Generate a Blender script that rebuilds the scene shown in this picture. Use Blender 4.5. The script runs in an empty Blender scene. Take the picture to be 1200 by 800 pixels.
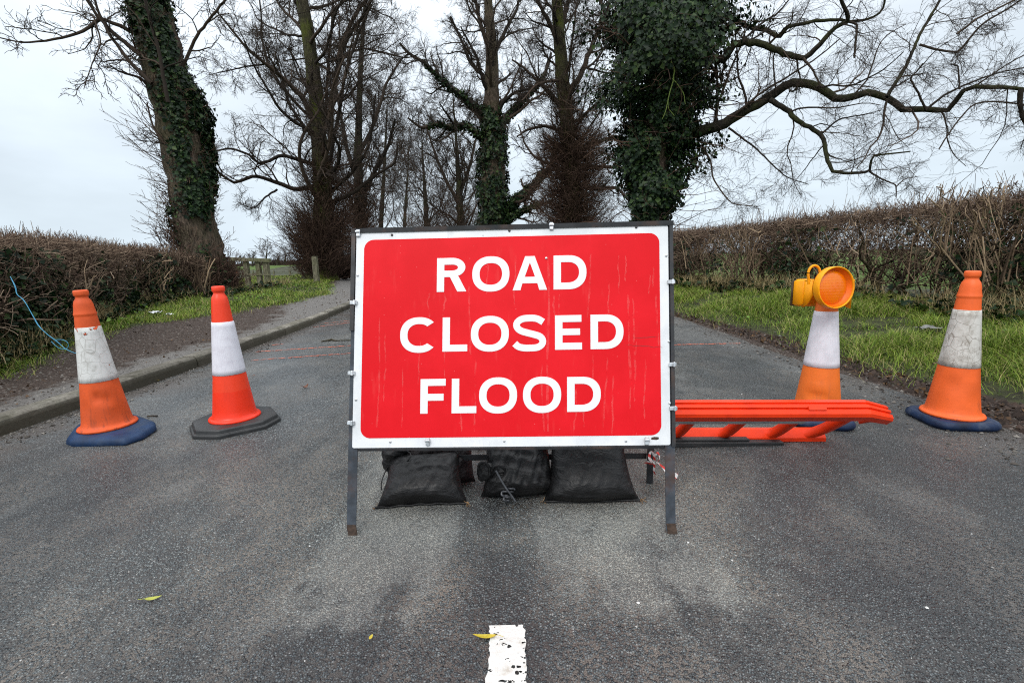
import bpy, math, random
import numpy as np
from mathutils import Vector, Matrix

RNG = np.random.default_rng(11)
scene = bpy.context.scene
COL = scene.collection
R = math.radians

# ------------------------------------------------------------------ camera
F, EYE, PITCH, ROLL = 545.0, 0.92, R(10.2), R(1.3)
fw = np.array([0, math.cos(PITCH), -math.sin(PITCH)])
up0 = np.array([0, math.sin(PITCH), math.cos(PITCH)])
c_, s_ = math.cos(ROLL), math.sin(ROLL)
right = c_ * np.array([1., 0, 0]) - s_ * up0
upv = s_ * np.array([1., 0, 0]) + c_ * up0
CAMO = np.array([0, 0, EYE])
cam_d = bpy.data.cameras.new('camera')
cam_d.sensor_width = 36.0
cam_d.lens = 36.0 * F / 1200.0
cam_d.clip_start, cam_d.clip_end = 0.05, 3000
cam = bpy.data.objects.new('camera', cam_d)
COL.objects.link(cam)
m = Matrix.Identity(4)
for i in range(3):
    m[i][0], m[i][1], m[i][2], m[i][3] = right[i], upv[i], -fw[i], CAMO[i]
cam.matrix_world = m
scene.camera = cam


def ray(x, y):
    return fw * F + right * (x - 600) - upv * (y - 400)


def ground(x, y, z=0.0):
    d = ray(x, y)
    return CAMO + d * ((z - EYE) / d[2])


def pw(x, y, Y):
    d = ray(x, y)
    return CAMO + d * (Y / d[1])


# ------------------------------------------------------------------ node helpers
class NT:
    def __init__(s, name):
        s.m = bpy.data.materials.new(name)
        s.m.use_nodes = True
        s.n = s.m.node_tree.nodes
        s.l = s.m.node_tree.links
        s.b = s.n['Principled BSDF']
        s.tc = None

    def co(s, kind='Object'):
        if s.tc is None:
            s.tc = s.n.new('ShaderNodeTexCoord')
        return s.tc.outputs[kind]

    def set(s, sock, v):
        if isinstance(v, bpy.types.NodeSocket):
            s.l.new(v, sock)
        elif v is not None:
            if sock.type == 'RGBA' and len(v) == 3:
                v = (*v, 1)
            sock.default_value = v

    def mapping(s, vec, scale=(1, 1, 1), loc=(0, 0, 0), rot=(0, 0, 0)):
        n = s.n.new('ShaderNodeMapping')
        s.l.new(vec, n.inputs[0])
        n.inputs['Scale'].default_value = scale
        n.inputs['Location'].default_value = loc
        n.inputs['Rotation'].default_value = rot
        return n.outputs[0]

    def noise(s, vec, scale, detail=4, rough=0.55, dist=0.0, out='Fac'):
        n = s.n.new('ShaderNodeTexNoise')
        s.l.new(vec, n.inputs['Vector'])
        n.inputs['Scale'].default_value = scale
        n.inputs['Detail'].default_value = detail
        n.inputs['Roughness'].default_value = rough
        n.inputs['Distortion'].default_value = dist
        return n.outputs[out]

    def voronoi(s, vec, scale, out='Distance', feature='F1', rnd=1.0):
        n = s.n.new('ShaderNodeTexVoronoi')
        n.feature = feature
        s.l.new(vec, n.inputs['Vector'])
        n.inputs['Scale'].default_value = scale
        n.inputs['Randomness'].default_value = rnd
        return n.outputs[out]

    def ramp(s, fac, stops, interp='LINEAR'):
        n = s.n.new('ShaderNodeValToRGB')
        n.color_ramp.interpolation = interp
        e = n.color_ramp.elements
        while len(e) < len(stops):
            e.new(0.5)
        for el, (p, c) in zip(e, stops):
            el.position = p
            if not hasattr(c, '__len__'):
                c = (c, c, c)
            el.color = (*c, 1)
        s.l.new(fac, n.inputs[0])
        return n.outputs[0]

    def mix(s, fac, a, b, blend='MIX'):
        n = s.n.new('ShaderNodeMix')
        n.data_type = 'RGBA'
        n.blend_type = blend
        s.set(n.inputs[0], fac)
        s.set(n.inputs[6], a)
        s.set(n.inputs[7], b)
        return n.outputs[2]

    def math(s, op, a, b=None, c=None, clamp=False):
        n = s.n.new('ShaderNodeMath')
        n.operation = op
        n.use_clamp = clamp
        for i, v in enumerate((a, b, c)):
            if v is not None:
                s.set(n.inputs[i], v)
        return n.outputs[0]

    def sep(s, vec):
        n = s.n.new('ShaderNodeSeparateXYZ')
        s.l.new(vec, n.inputs[0])
        return n.outputs

    def attr(s, name='rnd'):
        n = s.n.new('ShaderNodeAttribute')
        n.attribute_name = name
        return n.outputs['Fac']

    def maprange(s, v, a, b, c=0.0, d=1.0, smooth=True):
        n = s.n.new('ShaderNodeMapRange')
        n.interpolation_type = 'SMOOTHSTEP' if smooth else 'LINEAR'
        s.l.new(v, n.inputs[0])
        for i, x in enumerate((a, b, c, d)):
            n.inputs[i + 1].default_value = x
        return n.outputs[0]

    def bump(s, h, strength=0.3, dist=0.01, prev=None):
        n = s.n.new('ShaderNodeBump')
        n.inputs['Strength'].default_value = strength
        n.inputs['Distance'].default_value = dist
        s.l.new(h, n.inputs['Height'])
        if prev is not None:
            s.l.new(prev, n.inputs['Normal'])
        return n.outputs[0]

    def out(s, color=None, rough=0.6, normal=None, metal=0.0, spec=None, **kw):
        s.set(s.b.inputs['Base Color'], color)
        s.set(s.b.inputs['Roughness'], rough)
        s.set(s.b.inputs['Metallic'], metal)
        if spec is not None:
            s.set(s.b.inputs['Specular IOR Level'], spec)
        if normal is not None:
            s.l.new(normal, s.b.inputs['Normal'])
        for k, v in kw.items():
            s.set(s.b.inputs[k], v)
        return s.m


def mat_mottled(name, base, var=0.25, scale=30, rough=0.5, dirt=None, dirt_amt=0.0, dirt_scale=6, bump=0.0, bscale=80, metal=0.0, spec=None):
    t = NT(name)
    co = t.co()
    n1 = t.noise(co, scale, 6)
    lo = tuple(c * (1 - var) for c in base)
    hi = tuple(min(1, c * (1 + var * 0.7)) for c in base)
    c = t.mix(t.maprange(n1, 0.3, 0.7), lo, hi)
    if dirt is not None:
        d = t.noise(co, dirt_scale, 8, 0.68)
        f = t.math('MULTIPLY', t.maprange(d, 0.48, 0.72), dirt_amt)
        c = t.mix(f, c, dirt)
    nrm = None
    if bump:
        nrm = t.bump(t.noise(co, bscale, 4), bump, 0.004)
    rr = t.maprange(t.noise(co, scale * .6, 5), 0.3, 0.7, max(.05, rough - .12), min(1, rough + .12))
    return t.out(c, rr, nrm, metal, spec)


def mat_bark(name, dark, light, moss=None, moss_amt=0.0):
    t = NT(name)
    co = t.co()
    st = t.mapping(co, (6, 6, 1.2))
    v = t.voronoi(st, 2.2, 'Distance', 'F1')
    n = t.noise(st, 4, 7, 0.65, 0.4)
    f = t.math('MULTIPLY', v, n)
    c = t.mix(t.maprange(n, 0.32, 0.68), dark, light)
    if moss is not None:
        mm = t.noise(co, 1.3, 6, 0.6)
        c = t.mix(t.math('MULTIPLY', t.maprange(mm, 0.42, 0.62), moss_amt), c, moss)
    return t.out(c, 0.9, t.bump(n, 0.9, 0.04, t.bump(f, 0.6, 0.05)), spec=0.2)


def mat_rnd(name, cols, rough=0.8, spec=0.2, noise_scale=None, subsurf=None):
    """colour varied leaf by leaf / twig by twig through the rnd attribute"""
    t = NT(name)
    k = len(cols)
    c = t.ramp(t.attr(), [(i / (k - 1), x) for i, x in enumerate(cols)])
    if noise_scale:
        n = t.noise(t.co(), noise_scale, 3)
        c = t.mix(t.maprange(n, 0.35, 0.65, 0, 0.6), c, tuple(x * 0.55 for x in cols[0]))
    return t.out(c, rough, spec=spec)


# ------------------------------------------------------------------ geometry helpers
class Geo:
    def __init__(s):
        s.v, s.f, s.a, s.nv = [], [], [], 0

    def add(s, v, f, a=None):
        v = np.asarray(v, float).reshape(-1, 3)
        if not isinstance(f, list):
            f = [np.asarray(f, np.int64)]
        else:
            f = [np.asarray(q, np.int64) for q in f]
        for q in f:
            s.f.append(q + s.nv)
        s.v.append(v)
        s.a.append(np.full(len(v), 0.5) if a is None else np.asarray(a, float).reshape(-1))
        s.nv += len(v)
        return s

    def polys(s, v, faces):
        by = {}
        for q in faces:
            by.setdefault(len(q), []).append(q)
        return s.add(v, [np.array(x) for x in by.values()])

    def build(s, name, mat, parent=None, smooth=True, mtx=None):
        me = bpy.data.meshes.new(name)
        v = np.concatenate(s.v)
        if mtx is not None:
            M = np.array(mtx)
            v = v @ M[:3, :3].T + M[:3, 3]
        me.vertices.add(len(v))
        me.vertices.foreach_set('co', v.astype(np.float32).ravel())
        fl = [q for q in s.f if len(q)]
        tot = np.concatenate([np.full(len(q), q.shape[1]) for q in fl])
        idx = np.concatenate([q.ravel() for q in fl])
        me.loops.add(len(idx))
        me.loops.foreach_set('vertex_index', idx.astype(np.int32))
        me.polygons.add(len(tot))
        st = np.concatenate([[0], np.cumsum(tot)[:-1]])
        me.polygons.foreach_set('loop_start', st.astype(np.int32))
        me.polygons.foreach_set('use_smooth', np.full(len(tot), smooth))
        at = me.attributes.new('rnd', 'FLOAT', 'POINT')
        at.data.foreach_set('value', np.concatenate(s.a).astype(np.float32))
        me.update(calc_edges=True)
        me.validate()
        me.materials.append(mat)
        o = bpy.data.objects.new(name, me)
        COL.objects.link(o)
        if parent is not None:
            o.parent = parent
        return o


def norm(a):
    return a / np.maximum(np.linalg.norm(a, axis=-1, keepdims=True), 1e-9)


def tubes(geo, P, Rr, s=3, rng=RNG, cap=False, rnd=None):
    P = np.asarray(P, float)
    if P.ndim == 2:
        P = P[None]
        Rr = np.asarray(Rr, float)[None]
    N, n, _ = P.shape
    t = norm(np.gradient(P, axis=1))
    mean = norm(P[:, -1] - P[:, 0])
    ref = np.where(np.abs(mean[:, 2:3]) < 0.8, np.array([[0, 0, 1.]]), np.array([[1., 0.13, 0]]))
    ref = np.repeat(ref[:, None], n, 1)
    u = norm(ref - (ref * t).sum(-1, keepdims=True) * t)
    w = np.cross(t, u)
    a = np.arange(s) * 2 * math.pi / s
    V = P[:, :, None] + Rr[:, :, None, None] * (u[:, :, None] * np.cos(a)[:, None] + w[:, :, None] * np.sin(a)[:, None])
    b = np.arange(N)[:, None, None] * (n * s) + np.arange(n - 1)[None, :, None] * s
    k = np.arange(s)[None, None]
    k2 = (k + 1) % s
    Q = np.stack([b + k, b + k2, b + s + k2, b + s + k], -1).reshape(-1, 4)
    if rnd is None:
        rnd = rng.random(N)
    A = np.repeat(rnd, n * s)
    fs = [Q]
    if cap:
        e = np.arange(s)
        for j in range(N):
            o = j * n * s
            if s == 4:
                fs.append(np.array([o + e[::-1], o + (n - 1) * s + e]))
            else:
                fs.append(np.array([[o, o + i + 1, o + i] for i in range(1, s - 1)] + [[o + (n - 1) * s, o + (n - 1) * s + i, o + (n - 1) * s + i + 1] for i in range(1, s - 1)]))
    geo.add(V.reshape(-1, 3), fs, A)
    return geo


def resample(P, Rr, n, rough=0.0, rng=RNG, corner=0.0):
    """Catmull-Rom through the points, n samples, with a little unevenness"""
    P = np.asarray(P, float)
    Rr = np.asarray(Rr, float)
    d = np.concatenate([[0], np.cumsum(np.linalg.norm(np.diff(P, axis=0), axis=1))])
    Q = np.concatenate([[2 * P[0] - P[1]], P, [2 * P[-1] - P[-2]]])
    s = np.linspace(0, d[-1], n)
    i = np.clip(np.searchsorted(d, s, 'right') - 1, 0, len(P) - 2)
    t = ((s - d[i]) / np.maximum(d[i + 1] - d[i], 1e-9))[:, None]
    p0, p1, p2, p3 = Q[i], Q[i + 1], Q[i + 2], Q[i + 3]
    out = 0.5 * (2 * p1 + (p2 - p0) * t + (2 * p0 - 5 * p1 + 4 * p2 - p3) * t ** 2 + (3 * p1 - p0 - 3 * p2 + p3) * t ** 3)
    r = np.interp(s, d, Rr)
    if corner:
        lin = P[i] * (1 - t) + P[i + 1] * t
        out = out * (1 - corner) + lin * corner
    if rough:
        e = rng.normal(0, rough, (n, 3))
        e[0] = 0
        out = out + e * r[:, None]
    return out, r


def children(P, Rr, per, f0, f1, lfac, ang, n, wig, up, rng, rfac=0.6, rmin=0.004, lmin=0.15, lmax=9., rend=0.35, thin=False):
    """grow side shoots from every branch in P; returns arrays of the new branches"""
    N, m_, _ = P.shape
    L = np.linalg.norm(np.diff(P, axis=1), axis=2).sum(1)
    f = (np.arange(per)[None] + rng.random((N, per))) / per
    f = f0 + (f1 - f0) * f
    x = f * (m_ - 1)
    i = np.clip(x.astype(int), 0, m_ - 2)
    t = (x - i)[..., None]
    ii = np.arange(N)[:, None]
    p = P[ii, i] * (1 - t) + P[ii, i + 1] * t
    r = (Rr[ii, i] * (1 - t[..., 0]) + Rr[ii, i + 1] * t[..., 0])
    tan = norm(P[ii, i + 1] - P[ii, i])
    q = rng.normal(size=(N, per, 3))
    q = norm(q - (q * tan).sum(-1, keepdims=True) * tan)
    a = ang[0] + (ang[1] - ang[0]) * rng.random((N, per, 1))
    d = norm(tan * np.cos(a) + q * np.sin(a))
    ln = np.clip(L[:, None] * lfac * (1.1 - 0.55 * f) * (0.55 + 0.75 * rng.random((N, per))), lmin, lmax)
    M = N * per
    kp = rng.random(M) < (np.repeat(np.clip(L / (lmax * .9), .25, 1), per) if thin else 1.1)
    p, d, ln, r = p.reshape(M, 3)[kp], d.reshape(M, 3)[kp], ln.reshape(M)[kp], r.reshape(M)[kp]
    M = len(p)
    r0 = np.maximum(r * rfac * (0.7 + 0.4 * rng.random(M)), rmin)
    pts = [p]
    step = (ln / (n - 1))[:, None]
    for k in range(n - 1):
        pts.append(pts[-1] + d * step)
        d = norm(d + rng.normal(0, wig, (M, 3)) + np.array([0, 0, up]))
    Q = np.stack(pts, 1)
    g = np.linspace(1, rend, n)[None] * r0[:, None]
    return Q, np.maximum(g, rmin * 0.8)


def leaves(geo, pos, nrm, size, rng, fold=0.25, droop=0.5):
    """small pointed leaves lying roughly along a surface with normals nrm"""
    N = len(pos)
    d = rng.normal(size=(N, 3)) + np.array([0, 0, -droop])
    d = norm(d - (d * nrm).sum(1, keepdims=True) * nrm * 0.7)
    w = norm(np.cross(d, nrm + rng.normal(0, .35, (N, 3))))
    h = np.cross(w, d)
    s = size * (0.45 + 1.25 * rng.random(N) ** 1.6)[:, None]
    a = pos
    b = pos + d * s * .45 + w * s * .48 + h * s * fold
    c = pos + d * s
    e = pos + d * s * .45 - w * s * .48 + h * s * fold
    V = np.stack([a, b, c, e], 1).reshape(-1, 3)
    k = np.arange(N)[:, None] * 4
    T = np.concatenate([k + np.array([[0, 1, 2]]), k + np.array([[0, 2, 3]])])
    geo.add(V, T, np.repeat(rng.random(N), 4))


def lathe(geo, prof, seg=40, wob=None):
    prof = np.array(prof, float)
    a = np.arange(seg) * 2 * math.pi / seg
    V = np.stack([prof[:, :1] * np.cos(a), prof[:, :1] * np.sin(a), np.repeat(prof[:, 1:], seg, 1)], -1)
    n = len(prof)
    i = np.arange(n - 1)[:, None] * seg
    k = np.arange(seg)[None]
    k2 = (k + 1) % seg
    Q = np.stack([i + k, i + k2, i + seg + k2, i + seg + k], -1).reshape(-1, 4)
    geo.add(V.reshape(-1, 3), Q)
    return geo


def box(geo, c, s, rot=None, bev=0.0):
    """box centred at c; a bevel cuts its edges"""
    c = np.asarray(c, float)
    hx, hy, hz = [x / 2 for x in s]
    b = min(bev, hx * .9, hy * .9, hz * .9)
    if b <= 0:
        v = np.array([[x, y, z] for z in (-hz, hz) for (x, y) in ((-hx, -hy), (hx, -hy), (hx, hy), (-hx, hy))])
        f = [[3, 2, 1, 0], [4, 5, 6, 7], [0, 1, 5, 4], [1, 2, 6, 5], [2, 3, 7, 6], [3, 0, 4, 7]]
    else:
        rings = []
        for z, k in ((-hz, 1), (-hz + b, 0), (hz - b, 0), (hz, 1)):
            x, y = hx - k * b, hy - k * b
            bb = b * .7
            rings.append([[-x + bb, -y, z], [x - bb, -y, z], [x, -y + bb, z], [x, y - bb, z], [x - bb, y, z], [-x + bb, y, z], [-x, y - bb, z], [-x, -y + bb, z]])
        v = np.array(rings).reshape(-1, 3)
        f = [list(range(7, -1, -1)), list(range(24, 32))]
        for r in range(3):
            for k in range(8):
                f.append([r * 8 + k, r * 8 + (k + 1) % 8, r * 8 + 8 + (k + 1) % 8, r * 8 + 8 + k])
    if rot is not None:
        v = v @ np.array(rot).T
    geo.polys(v + c, f)
    return geo


def extrude(geo, prof, A, B, close=True):
    """2D profile [(y,z)] carried from frame A to frame B; a frame is (origin, ey, ez)"""
    prof = np.array(prof, float)
    n = len(prof)
    V = []
    for (o, ey, ez) in (A, B):
        V.append(np.asarray(o) + prof[:, :1] * np.asarray(ey) + prof[:, 1:] * np.asarray(ez))
    f = [[k, (k + 1) % n, n + (k + 1) % n, n + k] for k in range(n)]
    if close:
        f += [list(range(n))[::-1], list(range(n, 2 * n))]
    geo.polys(np.concatenate(V), f)
    return geo


def tag(o, label=None, cat=None, group=None, kind=None):
    for k, v in (('label', label), ('category', cat), ('group', group), ('kind', kind)):
        if v:
            o[k] = v
    return o


def empty(name, loc, rz=0.0, rx=0.0):
    o = bpy.data.objects.new(name, None)
    COL.objects.link(o)
    o.empty_display_size = 0.1
    o.location = loc
    o.rotation_euler = (rx, 0, rz)
    return o


def to_local(o):
    return np.array((Matrix.LocRotScale(o.location, o.rotation_euler, None)).inverted())


# ------------------------------------------------------------------ the lie of the land
def cx(y):
    y = np.asarray(y, float)
    a = np.clip(y - 4, 0, 18)
    return -0.05 - 0.0125 * a ** 2 - 0.45 * np.clip(y - 22, 0, None)


_waves = [(0.9, 1.3, .3), (2.3, 1.1, 1.7), (1.7, 2.9, 4.1), (4.3, 3.7, .9), (6.1, 5.3, 2.2), (11., 9., 1.), (17., 13., 3.)]


def bumps(x, y):
    z = 0
    for i, (a, b, p) in enumerate(_waves):
        z = z + np.sin(a * x + 1.3 * p + .6 * np.sin(b * y)) * np.cos(b * y + p + .5 * np.sin(a * x)) / (1 + i)
    return z


KERB_L = -2.82   # road edge, left
ROAD_R = 2.60    # road edge, right


def z_left(x, y):
    q = -(x - cx(y)) + KERB_L - 0.13
    z = np.interp(q, [-.05, 0, .8, 1.3, 2.2, 5.0, 9.0], [.09, .092, .105, .15, .22, .24, -.3])
    amp = np.interp(q, [0, .4, 1.2, 3], [0.0, .006, .02, .03])
    return z + amp * bumps(x, y)


def z_right(x, y):
    q = (x - cx(y)) - ROAD_R
    z = np.interp(q, [-.2, 0, .25, .7, 1.3, 2.2, 4.2, 8.0], [-.012, .003, .03, .10, .22, .28, .26, -.3])
    amp = np.interp(q, [0, .3, .8, 3], [0.004, .018, .03, .03])
    return z + amp * bumps(x, y)


def grass_edge_l(y):   # where the left-hand mud gives way to grass (x by y)
    return np.interp(y, GEL[:, 1], GEL[:, 0])


def grass_edge_r(y):
    return np.interp(y, GER[:, 1], GER[:, 0])


GEL = np.array([[-3.55, -4.], [-3.6, 2.0]] + [list(ground(*p, z=.13)[:2]) for p in ((0, 440), (130, 392), (250, 372), (330, 357), (384, 344))] + [[-6.2, 16], [-8.5, 22], [-15, 36]])
GER = np.array([[3.1, -4.], [3.25, 1.5]] + [list(ground(*p, z=.10)[:2]) for p in ((1200, 462), (1080, 434), (985, 409), (890, 382), (800, 361))] + [[2.4, 12], [-1, 22], [-9, 40]])

# ------------------------------------------------------------------ world: overcast daylight
SUN_EL, SUN_AZ = R(48), R(200)
w = bpy.data.worlds.new('World')
scene.world = w
w.use_nodes = True
wn, wl = w.node_tree.nodes, w.node_tree.links
wn.clear()
wo = wn.new('ShaderNodeOutputWorld')
bg = wn.new('ShaderNodeBackground')
sky = wn.new('ShaderNodeTexSky')
sky.sky_type = 'NISHITA'
sky.sun_disc = False
sky.sun_elevation = SUN_EL
sky.sun_rotation = SUN_AZ
sky.dust_density = 3.0
tc = wn.new('ShaderNodeTexCoord')
sp = wn.new('ShaderNodeSeparateXYZ')
wl.new(tc.outputs['Generated'], sp.inputs[0])
rp = wn.new('ShaderNodeValToRGB')
els = rp.color_ramp.elements
SK = [(0.0, (7.9, 9.2, 10.3)), (0.12, (8.6, 9.8, 10.8)), (0.35, (10.0, 11.0, 11.9)), (1.0, (22.5, 23.2, 23.8))]
while len(els) < len(SK):
    els.new(.5)
for e, (p, c) in zip(els, SK):
    e.position = p
    e.color = (*c, 1)
wl.new(sp.outputs[2], rp.inputs[0])
mp = wn.new('ShaderNodeMapping')
mp.inputs['Scale'].default_value = (1, 1, 2.6)
wl.new(tc.outputs['Generated'], mp.inputs[0])
nz = wn.new('ShaderNodeTexNoise')
nz.inputs['Scale'].default_value = 2.4
nz.inputs['Detail'].default_value = 5
wl.new(mp.outputs[0], nz.inputs['Vector'])
mr = wn.new('ShaderNodeMapRange')
for i, v in enumerate((.35, .7, .9, 1.18)):
    mr.inputs[i + 1].default_value = v
wl.new(nz.outputs['Fac'], mr.inputs[0])
mul = wn.new('ShaderNodeVectorMath')
mul.operation = 'SCALE'
wl.new(rp.outputs[0], mul.inputs[0])
wl.new(mr.outputs[0], mul.inputs['Scale'])
mx = wn.new('ShaderNodeMix')
mx.data_type = 'RGBA'
mx.inputs[0].default_value = 0.88
wl.new(sky.outputs[0], mx.inputs[6])
wl.new(mul.outputs[0], mx.inputs[7])
wl.new(mx.outputs[2], bg.inputs[0])
bg.inputs[1].default_value = 0.1
wl.new(bg.outputs[0], wo.inputs[0])

sd = bpy.data.lights.new('sun', 'SUN')
sd.energy = 1.4
sd.angle = R(24)
sd.color = (1.0, .97, .92)
so = bpy.data.objects.new('sun', sd)
COL.objects.link(so)
# sun_rotation is a compass bearing from +Y, clockwise
dirv = Vector((math.sin(SUN_AZ) * math.cos(SUN_EL), math.cos(SUN_AZ) * math.cos(SUN_EL), math.sin(SUN_EL)))
so.rotation_euler = dirv.to_track_quat('Z', 'Y').to_euler()

scene.view_settings.view_transform = 'Standard'
scene.view_settings.look = 'None'
scene.view_settings.exposure = 0.0
scene.view_settings.gamma = 1.0
scene.cycles.filter_width = 1.1
scene.cycles.use_denoising = False
scene.cycles.sample_clamp_direct = 3.0
scene.cycles.sample_clamp_indirect = 1.5

# ------------------------------------------------------------------ materials of the setting
def make_asphalt():
    t = NT('asphalt')
    co = t.co()
    x, y, _ = t.sep(co)
    st = t.mapping(co, (1, 1, 0.05))
    warp = t.noise(co, 60, 2, out='Color')
    vv = t.n.new('ShaderNodeVectorMath')
    vv.operation = 'MULTIPLY_ADD'
    t.l.new(warp, vv.inputs[0])
    vv.inputs[1].default_value = (.006, .006, 0)
    t.l.new(st, vv.inputs[2])
    cs = vv.outputs[0]
    cell = t.voronoi(cs, 150, 'Color')
    dist = t.voronoi(cs, 150, 'Distance')
    cell2 = t.voronoi(cs, 250, 'Color')
    dist2 = t.voronoi(cs, 250, 'Distance')
    cr, cg, cb = t.sep(cell)
    stone = t.ramp(cr, [(0, (.036, .043, .047)), (.4, (.088, .104, .111)), (.75, (.155, .180, .188)), (.97, (.25, .27, .27)), (.998, (.40, .40, .39))])
    warm = t.ramp(cg, [(0, (.038, .041, .044)), (.7, (.105, .110, .112)), (1, (.23, .19, .155))])
    stone = t.mix(.3, stone, warm)
    silt = t.maprange(t.noise(t.mapping(co, (1, .6, 1), (3, 1, 0)), 2.6, 7, .68), .40, .62)
    bd = t.mix(t.maprange(t.noise(co, 330, 2), .35, .65), (.010, .010, .0105), (.052, .051, .050))
    bs = t.mix(t.maprange(t.noise(co, 330, 2), .35, .65), (.026, .023, .020), (.19, .165, .14))
    binder = t.mix(silt, bd, bs)
    edge = t.maprange(dist, .42, .62)
    coarse = t.mix(edge, stone, binder)
    c2r, c2g, _ = t.sep(cell2)
    fine = t.ramp(c2r, [(0, (.070, .077, .080)), (.55, (.175, .182, .180)), (.97, (.29, .28, .255)), (1, (.42, .41, .39))])
    fine = t.mix(t.maprange(dist2, .42, .7), fine, (.062, .060, .057))
    # worn, dusty wheel tracks either side of the middle
    big = t.noise(t.mapping(co, (1.0, .55, 1)), 1.6, 6, .6, .3)
    big2 = t.noise(t.mapping(co, (1.3, .8, 1), (7, 3, 0)), 5, 6, .65)
    lane1 = t.math('SUBTRACT', 1.0, t.maprange(t.math('ADD', t.math('ABSOLUTE', t.math('ADD', x, .43)), t.math('MULTIPLY', t.math('SUBTRACT', big2, .5), .5)), .14, .38), clamp=True)
    lane2 = t.math('SUBTRACT', 1.0, t.maprange(t.math('ADD', t.math('ABSOLUTE', t.math('SUBTRACT', x, .42)), t.math('MULTIPLY', t.math('SUBTRACT', big2, .5), .5)), .10, .52), clamp=True)
    reach = t.math('MULTIPLY', t.maprange(t.math('ADD', y, t.math('MULTIPLY', t.math('SUBTRACT', big2, .5), .6)), .95, 1.22), t.maprange(y, 2.9, 1.9))
    lane = t.math('MULTIPLY', t.math('MAXIMUM', lane1, lane2), reach)
    dust_sheen = t.math('ADD', t.math('MULTIPLY', lane, .60), t.math('MULTIPLY', t.math('SUBTRACT', big, .5), 1.9))
    dust_sheen = t.math('ADD', dust_sheen, t.math('MULTIPLY', t.math('SUBTRACT', big2, .5), 1.2))
    far = t.maprange(y, 2.2, 4.5)
    dust_sheen = t.math('ADD', dust_sheen, t.math('MULTIPLY', far, .36))  # paler with distance: the road's sky sheen put into its colour
    dust_sheen = t.math('SUBTRACT', dust_sheen, t.math('MULTIPLY', t.maprange(t.math('ABSOLUTE', t.math('ADD', x, .07)), .16, .06), t.math('MULTIPLY', t.maprange(y, .9, 1.05), .55)))
    dust_sheen = t.maprange(dust_sheen, .12, .75)
    col = t.mix(dust_sheen, coarse, fine)
    tone = t.noise(t.mapping(co, (1.2, .7, 1), (9, 2, 0)), 1.1, 6, .62)
    col = t.mix(1.0, col, t.ramp(tone, [(.32, (.80, .81, .84)), (.50, (1.12, 1.12, 1.12)), (.70, (1.55, 1.54, 1.50))]), 'MULTIPLY')
    lanec = t.mix(t.math('MULTIPLY', lane, t.maprange(big2, .3, .6, .35, 1.)), (.90, .90, .91), (1.62, 1.60, 1.52))
    col = t.mix(1.0, col, lanec, 'MULTIPLY')
    sx = t.math('ADD', t.math('ABSOLUTE', t.math('ADD', t.math('ADD', x, .055), t.math('MULTIPLY', t.math('SUBTRACT', y, 1.2), .05))), t.math('MULTIPLY', t.math('SUBTRACT', big2, .5), .16))
    streak = t.math('MULTIPLY', t.maprange(sx, .095, .025), t.math('MULTIPLY', t.maprange(y, .95, 1.1), t.maprange(y, 1.9, 1.5)))
    streak = t.math('MULTIPLY', streak, t.maprange(t.noise(co, 14, 5, .7), .36, .62))
    col = t.mix(t.math('MULTIPLY', streak, .55), col, t.mix(.6, (.016, .017, .018), coarse))
    right_dark = t.math('MULTIPLY', t.maprange(t.math('ADD', x, t.math('MULTIPLY', t.math('SUBTRACT', big, .5), 1.2)), .75, 1.5), t.maprange(y, 2.4, 1.5))  # darker tone towards the near right side
    col = t.mix(1.0, col, t.mix(right_dark, (1, 1, 1), (.72, .73, .75)), 'MULTIPLY')
    # mud and grit towards both edges
    mud = t.math('ADD', t.maprange(x, -2.2, -2.75), t.maprange(x, 2.15, 2.6))
    mud = t.math('MULTIPLY', mud, t.maprange(t.noise(co, 3, 6, .7), .38, .6))
    col = t.mix(t.math('MULTIPLY', mud, .8), col, t.mix(t.noise(co, 160, 3), (.035, .028, .024), (.14, .115, .10)))
    # damp patches dry unevenly: shinier where it is wet
    wet = t.maprange(t.noise(t.mapping(co, (.8, .45, 1), (2, 5, 0)), 1.1, 5, .6, .5), .44, .6)
    wet_l = t.math('MULTIPLY', t.maprange(x, -.7, -1.5), t.maprange(y, 1.9, 2.8))
    wet = t.math('MAXIMUM', t.math('MULTIPLY', wet, .55), t.math('MULTIPLY', wet_l, t.maprange(big, .3, .5, .35, 1)))
    col = t.mix(t.math('MULTIPLY', wet, .12), col, (.03, .034, .038))
    rough = t.math('SUBTRACT', t.maprange(cb, 0, 1, .40, .66), t.math('MULTIPLY', wet, .22))
    h = t.math('ADD', t.math('MULTIPLY', t.maprange(dist, .15, .65, 1, 0), 1.0), t.math('MULTIPLY', cg, .5))
    h2 = t.maprange(dist2, .1, .7, .6, 0)
    hh = t.mix(dust_sheen, h, h2)
    tilt = t.noise(cs, 90, 2, .5)
    n = t.bump(tilt, .35, .004, t.bump(hh, 1.0, .006))
    n0 = t.bump(hh, .18, .0025)
    nm = t.n.new('ShaderNodeMix')
    nm.data_type = 'VECTOR'
    t.l.new(t.math('MULTIPLY', wet_l, .9), nm.inputs[0])
    t.l.new(n, nm.inputs[4])
    t.l.new(n0, nm.inputs[5])
    n = nm.outputs[1]
    return t.out(col, rough, n, spec=.5)


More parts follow.
